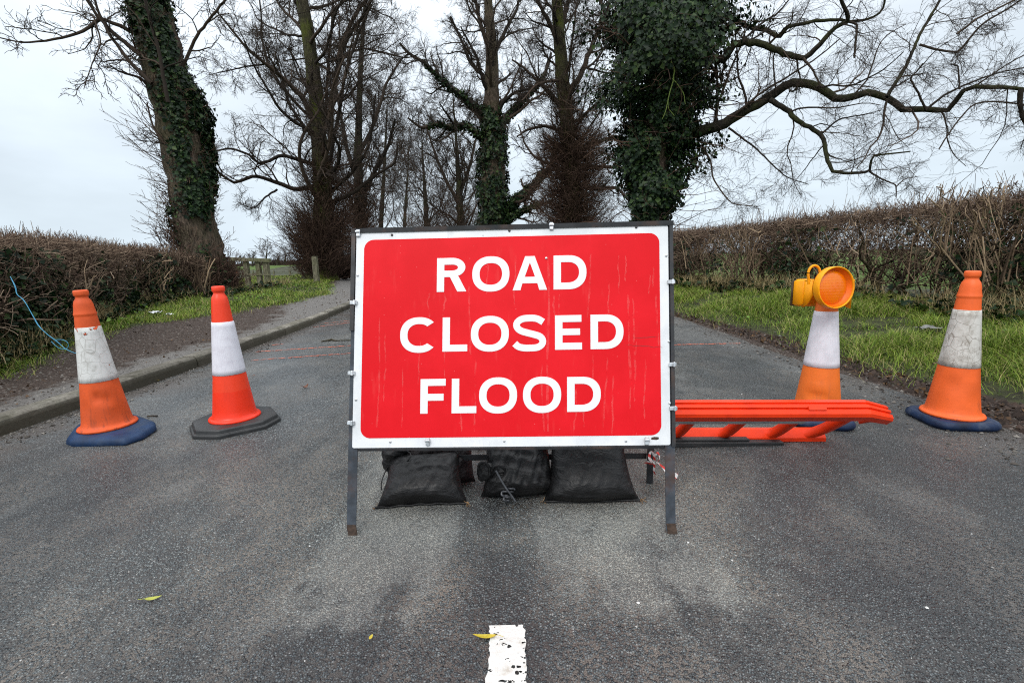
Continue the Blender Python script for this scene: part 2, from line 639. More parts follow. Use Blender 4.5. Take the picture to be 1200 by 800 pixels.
def make_verge():
    t = NT('verge_soil')
    co = t.co()
    q = t.sep(t.co('UV'))
    ln, along = q[0], q[1]
    fine = t.noise(co, 55, 7, .7)
    grit = t.voronoi(co, 75, 'Color')
    gr = t.sep(grit)[0]
    mud = t.mix(t.maprange(fine, .3, .7), (.020, .014, .011), (.085, .058, .045))
    mud = t.mix(t.maprange(gr, .9, .97), mud, (.2, .17, .15))
    grey = t.mix(t.maprange(t.noise(co, 90, 6, .7), .3, .7), (.075, .070, .066), (.25, .235, .22))
    soil = t.mix(t.maprange(t.noise(co, 9, 6), .35, .65), (.02, .018, .008), (.05, .06, .015))
    n = t.math('MULTIPLY', t.math('SUBTRACT', t.noise(co, 3.2, 6, .65), .5), 1.1)
    near = t.math('ADD', t.maprange(along, 5.5, 10.5, .24, 1.2), n)
    f = t.maprange(t.math('SUBTRACT', ln, near), -.12, .14)
    c = t.mix(f, grey, mud)
    g = t.attr('grassy')
    c = t.mix(t.maprange(t.math('ADD', g, t.math('MULTIPLY', n, .5)), .35, .7), c, soil)
    nn = t.bump(t.noise(co, 28, 8, .72), 1.0, .03)
    return t.out(c, .78, nn, spec=.3)


def make_kerbmat():
    t = NT('kerb_concrete')
    co = t.co()
    z = t.sep(co)[2]
    a = t.noise(co, 40, 7, .7)
    b = t.noise(co, 4, 6, .65)
    c = t.mix(t.maprange(a, .3, .7), (.14, .13, .115), (.30, .28, .25))
    c = t.mix(t.maprange(b, .4, .65, 0, .75), c, (.07, .068, .045))
    low = t.math('ADD', z, t.math('MULTIPLY', t.math('SUBTRACT', b, .5), .12))
    c = t.mix(t.maprange(low, .092, .062, 0, .85), c, (.050, .043, .030))
    st = t.voronoi(t.mapping(co, (1, 1, 1)), 3.1, 'Color')
    c = t.mix(t.maprange(t.sep(st)[0], .2, .9, 0, .45), c, (.05, .046, .034))
    c = t.mix(1.0, c, t.ramp(t.attr(), [(0, (.80, .79, .76)), (.5, (1.15, 1.14, 1.1)), (1, (1.45, 1.43, 1.38))]), 'MULTIPLY')
    return t.out(c, .85, t.bump(a, .6, .006), spec=.25)


def make_field():
    t = NT('field_grass')
    co = t.co()
    a = t.noise(co, .12, 6, .6)
    b = t.noise(co, 6, 6, .7)
    c = t.mix(t.maprange(a, .35, .65), (.055, .10, .02), (.10, .15, .035))
    c = t.mix(t.maprange(b, .35, .7, 0, .5), c, (.04, .06, .012))
    return t.out(c, .9, t.bump(b, .6, .05), spec=.1)


M_ASPHALT = make_asphalt()
M_VERGE = make_verge()
M_KERB = make_kerbmat()
M_FIELD = make_field()

# ------------------------------------------------------------------ ground, road, verges, kerb
g = Geo()
ring = [0, 4, 10, 20, 40, 80, 160, 320, 700, 1500]
seg = 48
V, Fc = [[0, 20, -.32]], []
for r_ in ring[1:]:
    for k in range(seg):
        a = k * 2 * math.pi / seg
        V.append([r_ * math.cos(a), 20 + r_ * math.sin(a), -.32 if r_ < 300 else -.32 + (r_ - 300) * .0006])
for k in range(seg):
    Fc.append([0, 1 + k, 1 + (k + 1) % seg])
for j in range(len(ring) - 2):
    for k in range(seg):
        Fc.append([1 + j * seg + k, 1 + (j + 1) * seg + k, 1 + (j + 1) * seg + (k + 1) % seg, 1 + j * seg + (k + 1) % seg])
tag(g.polys(V, Fc).build('ground', M_FIELD), kind='structure')


def strip(name, mat, xs_of_y, ys, zf, kind='structure', grassf=None, uvf=None):
    ys = np.asarray(ys, float)
    X = np.stack([xs_of_y(y) for y in ys])
    Y = np.repeat(ys[:, None], X.shape[1], 1)
    Z = zf(X, Y)
    n, m_ = X.shape
    i = np.arange(n - 1)[:, None] * m_ + np.arange(m_ - 1)[None]
    Q = np.stack([i, i + 1, i + m_ + 1, i + m_], -1).reshape(-1, 4)
    o = Geo().add(np.stack([X, Y, Z], -1).reshape(-1, 3), Q).build(name, mat)
    me = o.data
    if grassf is not None:
        at = me.attributes.new('grassy', 'FLOAT', 'POINT')
        at.data.foreach_set('value', grassf(X, Y).astype(np.float32).ravel())
    if uvf is not None:
        uv = me.uv_layers.new(name='UVMap')
        U = uvf(X, Y).reshape(-1, 2)
        idx = np.empty(len(me.loops), np.int32)
        me.loops.foreach_get('vertex_index', idx)
        uv.data.foreach_set('uv', U[idx].astype(np.float32).ravel())
    return tag(o, kind=kind)


ys = np.concatenate([np.linspace(-6, 1, 10), np.linspace(1.3, 24, 70), np.linspace(25, 90, 40)])
strip('road', M_ASPHALT, lambda y: cx(y) + np.linspace(KERB_L - .02, ROAD_R + .12, 9), ys, lambda X, Y: X * 0)
ysf = np.concatenate([np.linspace(-6, 1, 20), np.linspace(1.1, 16, 240), np.linspace(16.4, 90, 90)])
lat = np.concatenate([np.linspace(0, 3, 60) ** 1.0, np.linspace(3.2, 14, 28)])
strip('left_verge', M_VERGE, lambda y: (cx(y) + KERB_L - .12 - lat)[::-1], ysf, z_left,
      grassf=lambda X, Y: np.clip((grass_edge_l(Y) - X) / .35 + .5, 0, 1),
      uvf=lambda X, Y: np.stack([-(X - cx(Y)) + KERB_L - .13, Y], -1))
latr = np.concatenate([np.linspace(-.12, 2.6, 60), np.linspace(2.8, 12, 24)])
strip('right_verge', M_VERGE, lambda y: cx(y) + ROAD_R + latr, ysf, z_right,
      grassf=lambda X, Y: np.clip((X - grass_edge_r(Y)) / .35 + .5, 0, 1),
      uvf=lambda X, Y: np.stack([np.maximum((X - cx(Y)) - ROAD_R, 0) * .3 + 3.0, Y * 0], -1))

g = Geo()
y = -4.0
rk = random.Random(5)
while y < 60:
    y2 = y + .905
    a = np.array([cx(y) + KERB_L, y, 0])
    b = np.array([cx(y2) + KERB_L, y2, 0])
    a, b = a + (b - a) * .010, b - (b - a) * .010
    ex = norm(np.array([a[1] - b[1], b[0] - a[0], 0.]))
    dz = rk.uniform(-.006, .005)
    dx = rk.uniform(-.008, .008)
    pr = [(0 + dx, -.05), (.004 + dx, .055), (.012 + dx, .085 + dz), (.032 + dx, .100 + dz), (.13, .100 + dz), (.13, -.05)]
    extrude(g, pr, (a, ex, (0, 0, 1)), (b, ex, (0, 0, 1)))
    g.a[-1][:] = rk.random()
    y = y2
tag(g.build('kerb', M_KERB, smooth=False), kind='structure')

# worn white line ahead of the camera and orange survey marks further on
t = NT('road_paint_white')
co = t.co()
nn = t.noise(co, 55, 5, .6)
v1 = t.voronoi(co, 100, 'Distance')
vc = t.sep(t.voronoi(t.mapping(co, (.75, 1.25, 1)), 105, 'Color'))[0]
large = t.noise(co, 9, 3)
hole = t.math('MULTIPLY', t.maprange(t.math('ADD', vc, t.math('MULTIPLY', t.math('SUBTRACT', large, .5),   .55)), .825, .865), t.maprange(v1, .62, .5), clamp=True)
col = t.mix(t.maprange(t.noise(co, 25, 6, .7), .5, .75), (.60, .595, .57), (.42, .385, .33))
mpaint = t.out(col, .6, t.bump(v1, .5, .002))
tr = t.n.new('ShaderNodeBsdfTransparent')
ms = t.n.new('ShaderNodeMixShader')
t.l.new(t.maprange(hole, .35, .6), ms.inputs[0])
t.l.new(t.b.outputs[0], ms.inputs[1])
t.l.new(tr.outputs[0], ms.inputs[2])
t.l.new(ms.outputs[0], t.n['Material Output'].inputs[0])
la, lb = ground(574, 734), ground(614, 732)
g = Geo()
rk = random.Random(3)
edge = []
for k in range(301):
    yy = la[1] - k * .009
    w_ = .0435
    mid = -.0300 + .002 * math.sin(k * .2)
    edge.append(((mid - w_ + rk.uniform(-.0035, .0035), yy + rk.uniform(-.002, .002), .004), (mid + w_ + rk.uniform(-.0035, .0035), yy + rk.uniform(-.002, .002), .004)))
V = np.array(edge).reshape(-1, 3)
g.polys(V, [[2 * k, 2 * k + 1, 2 * k + 3, 2 * k + 2][::-1] for k in range(300)])
tag(g.build('road_marking', mpaint), kind='structure')

t = NT('road_paint_orange')
co = t.co()
f = t.maprange(t.noise(t.mapping(co, (1, 1, 1)), 26, 5, .7), .42, .58)
mo = t.out((.52, .13, .07), .7)
tr = t.n.new('ShaderNodeBsdfTransparent')
ms = t.n.new('ShaderNodeMixShader')
t.l.new(f, ms.inputs[0])
t.l.new(t.b.outputs[0], ms.inputs[2])
t.l.new(tr.outputs[0], ms.inputs[1])
t.l.new(ms.outputs[0], t.n['Material Output'].inputs[0])
g = Geo()
for (x0, y0, x1, y1, hw) in ((295, 422, 420, 413, .018), (300, 412, 420, 404, .022), (368, 383, 425, 376, .03), (378, 379, 425, 374, .02), (780, 404, 868, 402, .022), (319, 404, 332, 403, .02)):
    a, b = ground(x0, y0, .004), ground(x1, y1, .004)
    n_ = 12
    P = a + (b - a) * np.linspace(0, 1, n_)[:, None]
    P[:, 1] += RNG.normal(0, .006, n_)
    lo, hi = P.copy(), P.copy()
    lo[:, 1] -= hw
    hi[:, 1] += hw
    g.polys(np.stack([lo, hi], 1).reshape(-1, 3), [[2 * k, 2 * k + 2, 2 * k + 3, 2 * k + 1] for k in range(n_ - 1)])
tag(g.build('road_survey_marking', mo), kind='structure')

# ------------------------------------------------------------------ the road sign
def simple_mat(name, col, rough=.5, metal=0., spec=None):
    return NT(name).out(col, rough, metal=metal, spec=spec)


def make_sign_white():
    t = NT('sign_white_sheeting')
    co = t.co()
    a = t.noise(co, 7, 6, .65)
    sp_ = t.voronoi(co, 38, 'Distance')
    s2 = t.voronoi(co, 38, 'Color')
    c = t.mix(t.maprange(a, .35, .7), (.80, .81, .83), (.66, .68, .70))
    spot = t.math('MULTIPLY', t.maprange(sp_, .10, .05), t.maprange(t.sep(s2)[0], .86, .9))
    c = t.mix(t.math('MULTIPLY', spot, .8), c, (.10, .09, .08))
    drip = t.noise(t.mapping(co, (60, 60, 2.5)), 1, 4, .6)
    c = t.mix(t.maprange(drip, .58, .75, 0, .3), c, (.45, .45, .44))
    return t.out(c, .42, spec=.4)


def make_sign_red():
    t = NT('sign_red_sheeting')
    co = t.co()
    a = t.noise(co, 5, 6, .6)
    c = t.mix(t.maprange(a, .35, .68), (.68, .004, .010), (.76, .007, .015))
    run = t.noise(t.mapping(co, (42, 42, 1.6)), 1, 5, .55)
    msk = t.noise(t.mapping(co, (3, 3, 2), (3, 0, 1)), 1.3, 4, .6)
    f = t.math('MULTIPLY', t.maprange(run, .58, .72), t.maprange(msk, .4, .6))
    c = t.mix(t.math('MULTIPLY', f, .14), c, (.85, .10, .09))
    sc = t.voronoi(co, 70, 'Distance')
    sc2 = t.sep(t.voronoi(co, 70, 'Color'))[0]
    sp_ = t.math('MULTIPLY', t.maprange(sc, .14, .05), t.maprange(sc2, .9, .93))
    c = t.mix(t.math('MULTIPLY', sp_, .5), c, (.85, .2, .2))
    return t.out(c, .5, t.bump(t.noise(co, 3, 3), .12, .02), spec=.18)


M_SWHITE = make_sign_white()
M_SRED = make_sign_red()
M_STEEL = mat_mottled('galvanised_grey_steel', (.055, .066, .082), .4, 25, .5, (.10, .045, .022), .6, 9, .15, 60, metal=.3)
M_DARKSTEEL = mat_mottled('black_painted_steel', (.022, .023, .026), .4, 25, .45, (.10, .05, .03), .5, 12, .15, 60)
M_CLIP = mat_mottled('zinc_clip', (.62, .64, .66), .25, 60, .32, metal=.85)
M_RUST = mat_mottled('rusty_steel', (.055, .033, .022), .5, 60, .85, (.03, .024, .02), .8, 20, .4, 90)
M_LETTER = simple_mat('sign_letter_white', (.80, .80, .82), .42)

LF, RF = ground(412, 627), ground(790, 625.5)
SW = float(np.linalg.norm(RF - LF))
sign = empty('road_closed_sign', (LF + RF) / 2, math.atan2(RF[1] - LF[1], RF[0] - LF[0]))
tag(sign, 'large red and white road closed flood sign on a leaning steel frame', 'road sign')
LEAN = R(13)


def S(u, v, n=0.0):
    u = u + .020 * (v - .3) * (v > 0) - SW / 2
    return np.array([u, v * math.sin(LEAN) - n * math.cos(LEAN), v * math.cos(LEAN) + n * math.sin(LEAN)])


def rounded(u0, v0, u1, v1, r, k=9):
    out = []
    for (cx_, cy_, a0) in ((u1 - r, v0 + r, -90), (u1 - r, v1 - r, 0), (u0 + r, v1 - r, 90), (u0 + r, v0 + r, 180)):
        for i in range(k):
            a = R(a0 + 90 * i / (k - 1))
            out.append((cx_ + r * math.cos(a), cy_ + r * math.sin(a)))
    return out


def slab(geo, pts, n0, n1):
    k = len(pts)
    V = [S(u, v, n0) for u, v in pts] + [S(u, v, n1) for u, v in pts]
    f = [list(range(k, 2 * k)), list(range(k))[::-1]] + [[i, (i + 1) % k, k + (i + 1) % k, k + i] for i in range(k)]
    geo.polys(np.array(V), f)


PU0, PU1, PV0, PV1 = .004, 1.086, .296, 1.043
g = Geo()
slab(g, rounded(PU0, PV0, PU1, PV1, .006, 4), .002, .006)
plate = g.build('sign_plate', M_SWHITE, sign, smooth=False)
g = Geo()
slab(g, rounded(PU0 + .028, PV0 + .033, PU1 - .030, PV1 - .026, .034, 12), .0062, .0068)
g.build('red_panel', M_SRED, plate, smooth=False)


def arc(cx_, cy_, rx, ry, a0, a1, n=40):
    return [(cx_ + rx * math.cos(R(a0 + (a1 - a0) * i / (n - 1))), cy_ + ry * math.sin(R(a0 + (a1 - a0) * i / (n - 1)))) for i in range(n)]


CH, TV, TH = .118, .0256, .0236


def sup(cx_, cy_, rx, ry, a0, a1, n=44, p=2.25):
    out = []
    for i in range(n):
        a = R(a0 + (a1 - a0) * i / (n - 1))
        c, s = math.cos(a), math.sin(a)
        out.append((cx_ + rx * math.copysign(abs(c) ** (2 / p), c), cy_ + ry * math.copysign(abs(s) ** (2 / p), s)))
    return out


def L_O(w):
    ry = CH / 2 + .0025
    return [sup(w / 2, CH / 2, w / 2, ry, 0, 360, 61)[:-1], sup(w / 2, CH / 2, w / 2 - TV, ry - TH, 0, 360, 61)[:-1][::-1]]


def L_D(w):
    o = [(0, 0), (w * .45, 0)] + sup(w * .45, CH / 2, w * .55, CH / 2, -90, 90, 30)[1:-1] + [(w * .45, CH), (0, CH)]
    i = [(TV, TH), (TV, CH - TH), (w * .43, CH - TH)] + sup(w * .43, CH / 2, w * .57 - TV, CH / 2 - TH, 90, -90, 30)[1:-1] + [(w * .43, TH)]
    return [o, i]


def L_R(w):
    b = CH * .435                    # underside of the bowl's lower bar
    h = (CH - b + TH * 0) / 2
    cyb = b + h
    bx = w * .52
    br = w * .96 - bx
    o = [(0, 0), (TV, 0), (TV, b), (w * .44, b), (w * .695, 0), (w * 1.0, 0), (w * .715, b * 1.10)]
    o += [(bx + br * math.cos(R(a)), cyb + h * math.sin(R(a))) for a in np.linspace(-55, 90, 22)] + [(0, CH)]
    i = [(TV, b + TH * .95), (TV, CH - TH), (bx, CH - TH)] + [(bx + (br - TV) * math.cos(R(a)), (b + TH * .95 + CH - TH) / 2 + ((CH - TH - b - TH * .95) / 2) * math.sin(R(a))) for a in np.linspace(85, -85, 18)] + [(bx, b + TH * .95)]
    return [o, i]


def L_A(w):
    s = TV * 1.06
    b0, b1 = CH * .20, CH * .20 + TH * .95
    m = w / 2
    tw = .0165                        # half width of the flat apex
    def xo(y): return (m - tw) * y / CH
    def xi(y): return s + (m - s) * y / (CH * .86)
    o = [(0, 0), (s, 0), (xi(b0) - .001, b0), (w - xi(b0) + .001, b0), (w - s, 0), (w, 0), (m + tw, CH), (m - tw, CH)]
    i = [(xi(b1), b1), (m - .0005, CH * .80), (m + .0005, CH * .80), (w - xi(b1), b1)]
    return [o, i]


def L_L(w):
    return [[(0, 0), (w, 0), (w, TH), (TV, TH), (TV, CH), (0, CH)]]


def L_E(w):
    m0, m1 = CH * .5 - TH * .40, CH * .5 + TH * .55
    return [[(0, 0), (w, 0), (w, TH), (TV, TH), (TV, m0), (w * .93, m0), (w * .93, m1), (TV, m1), (TV, CH - TH), (w * .98, CH - TH), (w * .98, CH), (0, CH)]]


def L_F(w):
    m0, m1 = CH * .47 - TH * .5, CH * .47 + TH * .5
    return [[(0, 0), (TV, 0), (TV, m0), (w * .92, m0), (w * .92, m1), (TV, m1), (TV, CH - TH), (w, CH - TH), (w, CH), (0, CH)]]


def L_C(w):
    ry = CH / 2 + .0025
    rx = w * .545
    return [sup(rx, CH / 2, rx, ry, 42, 318, 46) + sup(rx, CH / 2, rx - TV, ry - TH, 318 - 6, 48, 46)]


def L_S(w):
    t = TH * .98
    h = CH + .005
    P = [(.055, .215), (.16, .13), (.33, .088), (.52, .083), (.74, .10), (.87, .19), (.885, .30), (.80, .40), (.62, .46), (.42, .51), (.22, .575), (.115, .68), (.125, .80), (.27, .895), (.50, .918), (.72, .895), (.90, .80)]
    P = np.array([(a * w, -.0025 + b * h) for a, b in P])
    C, _ = resample(np.c_[P, np.zeros(len(P))], np.ones(len(P)), 60)
    C = C[:, :2]
    d = norm(np.gradient(C, axis=0))
    nrm = np.c_[-d[:, 1], d[:, 0]] * t / 2
    return [[tuple(x) for x in C + nrm] + [tuple(x) for x in (C - nrm)[::-1]]]


LET = dict(O=L_O, D=L_D, R=L_R, A=L_A, L=L_L, E=L_E, F=L_F, C=L_C, S=L_S)


def word(text, base, xs):
    """letters filled as flat outlines, then bent on to the plate; xs: (start, width) of each"""
    cu = bpy.data.curves.new('tmp', 'CURVE')
    cu.dimensions = '2D'
    cu.fill_mode = 'BOTH'
    cu.extrude = .0004
    for ch, (x0, w_) in zip(text, xs):
        for loop in LET[ch](w_):
            sp_ = cu.splines.new('POLY')
            sp_.points.add(len(loop) - 1)
            for p, (a, b) in zip(sp_.points, loop):
                p.co = (x0 + a, base + b, 0, 1)
            sp_.use_cyclic_u = True
    ob = bpy.data.objects.new('tmp', cu)
    COL.objects.link(ob)
    dg = bpy.context.evaluated_depsgraph_get()
    me = bpy.data.meshes.new_from_object(ob.evaluated_get(dg))
    bpy.data.objects.remove(ob)
    for v in me.vertices:
        v.co = Vector(S(v.co.x, v.co.y, .0073 + v.co.z))
    me.materials.clear()
    me.materials.append(M_LETTER)
    o = bpy.data.objects.new('lettering', me)
    COL.objects.link(o)
    o.parent = plate


UC = .5462
word('ROAD', .8285, [(UC - .2565, .103), (UC - .1335, .129), (UC + .0065, .119), (UC + .1475, .113)])
word('CLOSED', .6215, [(UC - .382, .121), (UC - .2345, .086), (UC - .1365, .131), (UC + .0085, .115), (UC + .1525, .092), (UC + .2735, .112)])
word('FLOOD', .4105, [(UC - .3085, .087), (UC - .2005, .085), (UC - .1065, .130), (UC + .0435, .130), (UC + .1935, .114)])

# water runs and scratches, thin films on the sheeting
t = NT('pale_water_runs')
tr = t.n.new('ShaderNodeBsdfTransparent')
ms = t.n.new('ShaderNodeMixShader')
ms.inputs[0].default_value = .2
t.out((.92, .26, .24), .5)
f = t.math('MULTIPLY', t.maprange(t.noise(t.co(), 30, 4, .6), .35, .6), .17)
t.l.new(f, ms.inputs[0])
t.l.new(tr.outputs[0], ms.inputs[1])
t.l.new(t.b.outputs[0], ms.inputs[2])
t.l.new(ms.outputs[0], t.n['Material Output'].inputs[0])
g = Geo()
rk = np.random.default_rng(8)
for (x, y0, y1, w_) in ((505, 343, 372, 2), (521, 344, 378, 2.2), (550, 335, 420, 2.2), (558, 420, 505, 2), (446, 372, 500, 2), (452, 390, 470, 1.6), (642, 300, 505, 2.6), (650, 345, 380, 2), (656, 345, 372, 1.8), (692, 298, 372, 2.2), (724, 300, 345, 1.6), (713, 330, 372, 1.6), (733, 300, 330, 1.6), (735, 345, 480, 2.4), (741, 350, 430, 2), (765, 313, 340, 2), (768, 345, 405, 2.2), (761, 322, 345, 1.4), (711, 418, 500, 2), (718, 440, 508, 1.8), (745, 400, 470, 1.8), (570, 300, 345, 1.4), (604, 300, 360, 1.3), (635, 425, 505, 2), (676, 455, 503, 2.2), (686, 470, 500, 1.8), (523, 390, 455, 1.8), (540, 470, 505, 1.8), (695, 415, 470, 1.6), (493, 400, 450, 1.6), (755, 420, 490, 1.5), (472, 430, 500, 1.4)):
    def uvof(px, py):
        b = to_local(sign)
        d = b[:3, :3] @ ray(px, py)
        o = b[:3, :3] @ CAMO + b[:3, 3]
        nr = np.array([0, -math.cos(LEAN), math.sin(LEAN)])
        p = o - d * (o @ nr) / (d @ nr)
        v = p[2] / math.cos(LEAN)
        return p[0] + SW / 2 - .02 * (v - .3), v
    n_ = 16
    ua, va = uvof(x, y0)
    ub, vb = uvof(x, y1)
    ss = np.linspace(0, 1, n_)
    uu = ua + (ub - ua) * ss * .2 + np.cumsum(rk.normal(0, .0013, n_))
    vv = va + (vb - va) * ss
    hw = w_ / 360 / 2 * (.55 + .8 * rk.random(n_))
    hw[0] *= .3
    hw[-1] *= .5
    V = []
    off = .0071 + .00001 * rk.random()
    for k in range(n_):
        V += [S(uu[k] - hw[k], vv[k], off), S(uu[k] + hw[k], vv[k], off)]
    g.polys(np.array(V), [[2 * k, 2 * k + 2, 2 * k + 3, 2 * k + 1][::-1] for k in range(n_ - 1)])
g.build('water_stains', t.m, plate)

g = Geo()
for (x0, y0, x1, y1) in ((741, 396, 773, 394), (733, 404, 776, 407), (700, 401, 722, 400)):
    (ua, va), (ub, vb) = uvof(x0, y0), uvof(x1, y1)
    V = []
    for k, q in enumerate(np.linspace(0, 1, 9)):
        uu, vv = ua + (ub - ua) * q, va + (vb - va) * q + rk.normal(0, .0012)
        h_ = .0011 * math.sin(math.pi * min(max(q, .06), .94))
        V += [S(uu, vv - h_, .00712), S(uu, vv + h_, .00712)]
    g.polys(np.array(V), [[2 * k, 2 * k + 2, 2 * k + 3, 2 * k + 1][::-1] for k in range(8)])
g.build('scratches', simple_mat('dark_red_crease', (.30, .012, .012), .5), plate)

# steel frame
def rect_bar(geo, A, B, wx, wy, side=(1, 0, 0)):
    A, B, side = np.array(A, float), np.array(B, float), np.array(side, float)
    d = norm(B - A)
    side = norm(side - (side @ d) * d)
    o = np.cross(side, d)
    pr = [(-wx / 2, -wy / 2), (wx / 2, -wy / 2), (wx / 2, wy / 2), (-wx / 2, wy / 2)]
    extrude(geo, pr, (A, side, o), (B, side, o))


def angle_bar(geo, A, B, w_, th, flip=1, side=(1, 0, 0)):
    A, B, side = np.array(A, float), np.array(B, float), np.array(side, float)
    d = norm(B - A)
    side = norm(side - (side @ d) * d)
    o = np.cross(d, side)
    pr = [(0, 0), (w_ * flip, 0), (w_ * flip, th), (th * flip, th), (th * flip, w_), (0, w_)]
    if flip < 0:
        pr = pr[::-1]
    extrude(geo, pr, (A, side, o), (B, side, o))


for uu, fl in ((-.012, 1), (1.102, -1)):
    g = Geo()
    angle_bar(g, S(uu, .012, -.001), S(uu, 1.058, -.001), .032, .004, fl)
    leg = g.build('front_leg', M_STEEL, sign, smooth=False)
    g = Geo()
    uo = uu + fl * .004
    slab(g, [(uo - .0035 if fl > 0 else uo - .027, .0), (uo + .027 if fl > 0 else uo + .0035, .0), (uo + .027 if fl > 0 else uo + .0035, .035), (uo - .0035 if fl > 0 else uo - .027, .035)], -.004, .0006)
    g.build('rusty_foot', M_RUST, leg, smooth=False)
g = Geo()
rect_bar(g, S(-.014, 1.053, -.004), S(1.104, 1.053, -.004), .016, .032, (0, 0, 1))
rect_bar(g, S(-.006, .70, .003), S(-.006, 1.045, .003), .014, .012)
rect_bar(g, S(1.0965, .29, .003), S(1.0965, 1.045, .003), .012, .012)
g.build('top_rail', M_DARKSTEEL, sign, smooth=False)
g = Geo()
rect_bar(g, S(.022, .290, -.006), S(1.066, .290, -.006), .007, .02, (0, 0, 1))
g.build('bottom_rail', M_DARKSTEEL, sign, smooth=False)

TL = to_local(sign)


def loc(p):
    return TL[:3, :3] @ np.asarray(p, float) + TL[:3, 3]


feet = [loc((-.525, 1.80, 0)), loc((.562, 1.765, 0))]
tops = [S(.012, 1.05, -.04), S(1.078, 1.05, -.04)]
for a, b, fl in ((feet[0], tops[0], 1), (feet[1], tops[1], -1)):
    g = Geo()
    angle_bar(g, a, b, .026, .004, fl)
    g.build('rear_leg', M_DARKSTEEL, sign, smooth=False)
for z0 in (.118, .17):
    g = Geo()
    f = z0 / 1.03
    A, B = feet[0] + (tops[0] - feet[0]) * f, feet[1] + (tops[1] - feet[1]) * f
    rect_bar(g, A + (.024, .018, 0), B + (-.024, .018, 0), .024 if z0 < .15 else .012, .004, (0, 0, 1))
    g.build('rear_crossbar', M_DARKSTEEL, sign, smooth=False)


def clip_at(px, py, vert):
    u, v = uvof(px, py)
    g = Geo()
    B = np.stack([S(1.3, .5) - S(.3, .5), S(.3, .5, 1) - S(.3, .5), S(.3, 1.5) - S(.3, .5)], 1)
    c = S(u, v, .010)
    box(g, c, (.026, .007, .014) if vert else (.014, .007, .026), B, .002)
    box(g, c + B @ np.array([.004 if vert else 0, .006, 0 if vert else .004]), (.008, .006, .018) if vert else (.018, .006, .008), B, .002)
    g.build('clip', M_CLIP, sign, smooth=False)


for p in ((415.5, 355), (413, 437), (412.5, 495), (785.5, 331), (787, 427), (788, 478)):
    clip_at(*p, True)
for p in ((421, 274), (646, 266), (502, 517), (757, 516)):
    clip_at(*p, False)
for p in ((460, 276), (597, 271), (745, 267), (420, 323), (418, 468), (458, 517), (591, 516), (733, 516), (780, 300), (783, 400), (784, 472), (640, 303)):
    u, v = uvof(*p)
    g = Geo()
    B = np.stack([S(1.3, .5) - S(.3, .5), S(.3, 1.5) - S(.3, .5), S(.3, .5, 1) - S(.3, .5)], 1)
    lathe(g, [(.0, .0018), (.0032, .0016), (.0044, .0006), (.0044, -.004)], 10)
    M = np.eye(4)
    M[:3, :3], M[:3, 3] = B, S(u, v, .0075)
    g.build('bolt', M_CLIP if p[1] > 290 else M_DARKSTEEL, plate, mtx=M)
g = Geo()
u, v = uvof(767, 513)
slab(g, [(u - .013 + .004 * rk.random(), v - .004), (u + .006, v - .005), (u + .013, v - .002), (u + .012, v + .004), (u - .002, v + .005), (u - .012, v + .003)], .0062, .0066)
g.build('rust_patch', M_RUST, plate, smooth=False)

# red and white tape knotted on the rear leg
t = NT('striped_tape')
xx = t.sep(t.co())[0]
st = t.math('SINE', t.math('MULTIPLY', t.math('ADD', t.sep(t.co())[2], t.math('MULTIPLY', xx, .6)), 210.))
mtape = t.out(t.mix(t.maprange(st, .1, .25), (.75, .72, .70), (.6, .05, .04)), .35)


def ribbon(geo, pts, w_, n=24, twist=2.0):
    P, _ = resample(np.array(pts, float), np.ones(len(pts)), n)
    d = norm(np.gradient(P, axis=0))
    ref = norm(np.cross(d, [.2, 1, .1]))
    o2 = np.cross(d, ref)
    a = np.linspace(0, twist, n)[:, None]
    s = ref * np.cos(a) + o2 * np.sin(a)
    V = np.stack([P - s * w_ / 2, P + s * w_ / 2], 1).reshape(-1, 3)
    geo.polys(V, [[2 * k, 2 * k + 1, 2 * k + 3, 2 * k + 2] for k in range(n - 1)])


g = Geo()
pk = [pw(x, y, Y) for x, y, Y in ((757, 541, 1.70), (764, 543, 1.735), (769, 541, 1.735), (776, 546, 1.70), (783, 553, 1.66), (789, 556, 1.62), (794, 558, 1.60))]
ribbon(g, pk, .020, 30, 2.4)
pk = [pw(x, y, Y) for x, y, Y in ((766, 543, 1.735), (761, 536, 1.735), (763, 529, 1.74), (766, 532, 1.735), (768, 542, 1.732), (773, 537, 1.735), (771, 530, 1.74), (768, 533, 1.74))]
ribbon(g, pk, .011, 30, 1.4)
ribbon(g, [pw(x, y, 1.73) for x, y in ((766, 541), (767, 546), (766, 551), (768, 556))], .008, 10, 1.)
tag(g.build('barrier_tape', mtape), 'scrap of red and white striped tape knotted round the rear leg', 'tape')

# ------------------------------------------------------------------ sandbags
def make_sack(name, base, hi, seed):
    t = NT(name)
    co = t.co()
    a = t.noise(co, 9, 6, .6)
    x, y, z = t.sep(co)
    wx = t.math('SINE', t.math('MULTIPLY', x, 1500.))
    wz = t.math('SINE', t.math('MULTIPLY', t.math('ADD', z, t.math('MULTIPLY', y, .6)), 1500.))
    weave = t.math('MULTIPLY', wx, wz)
    c = t.mix(t.maprange(a, .35, .65), base, hi)
    c = t.mix(t.maprange(t.noise(co, 30, 6, .7), .58, .78, 0, .45), c, (.055, .042, .034))
    wr = t.noise(t.mapping(co, (1, 1, 2.2), (seed, 0, 0)), 14, 5, .6, 1.2)
    return t.out(c, .42, t.bump(weave, .03, .0004, t.bump(wr, .45, .02)), spec=.32)


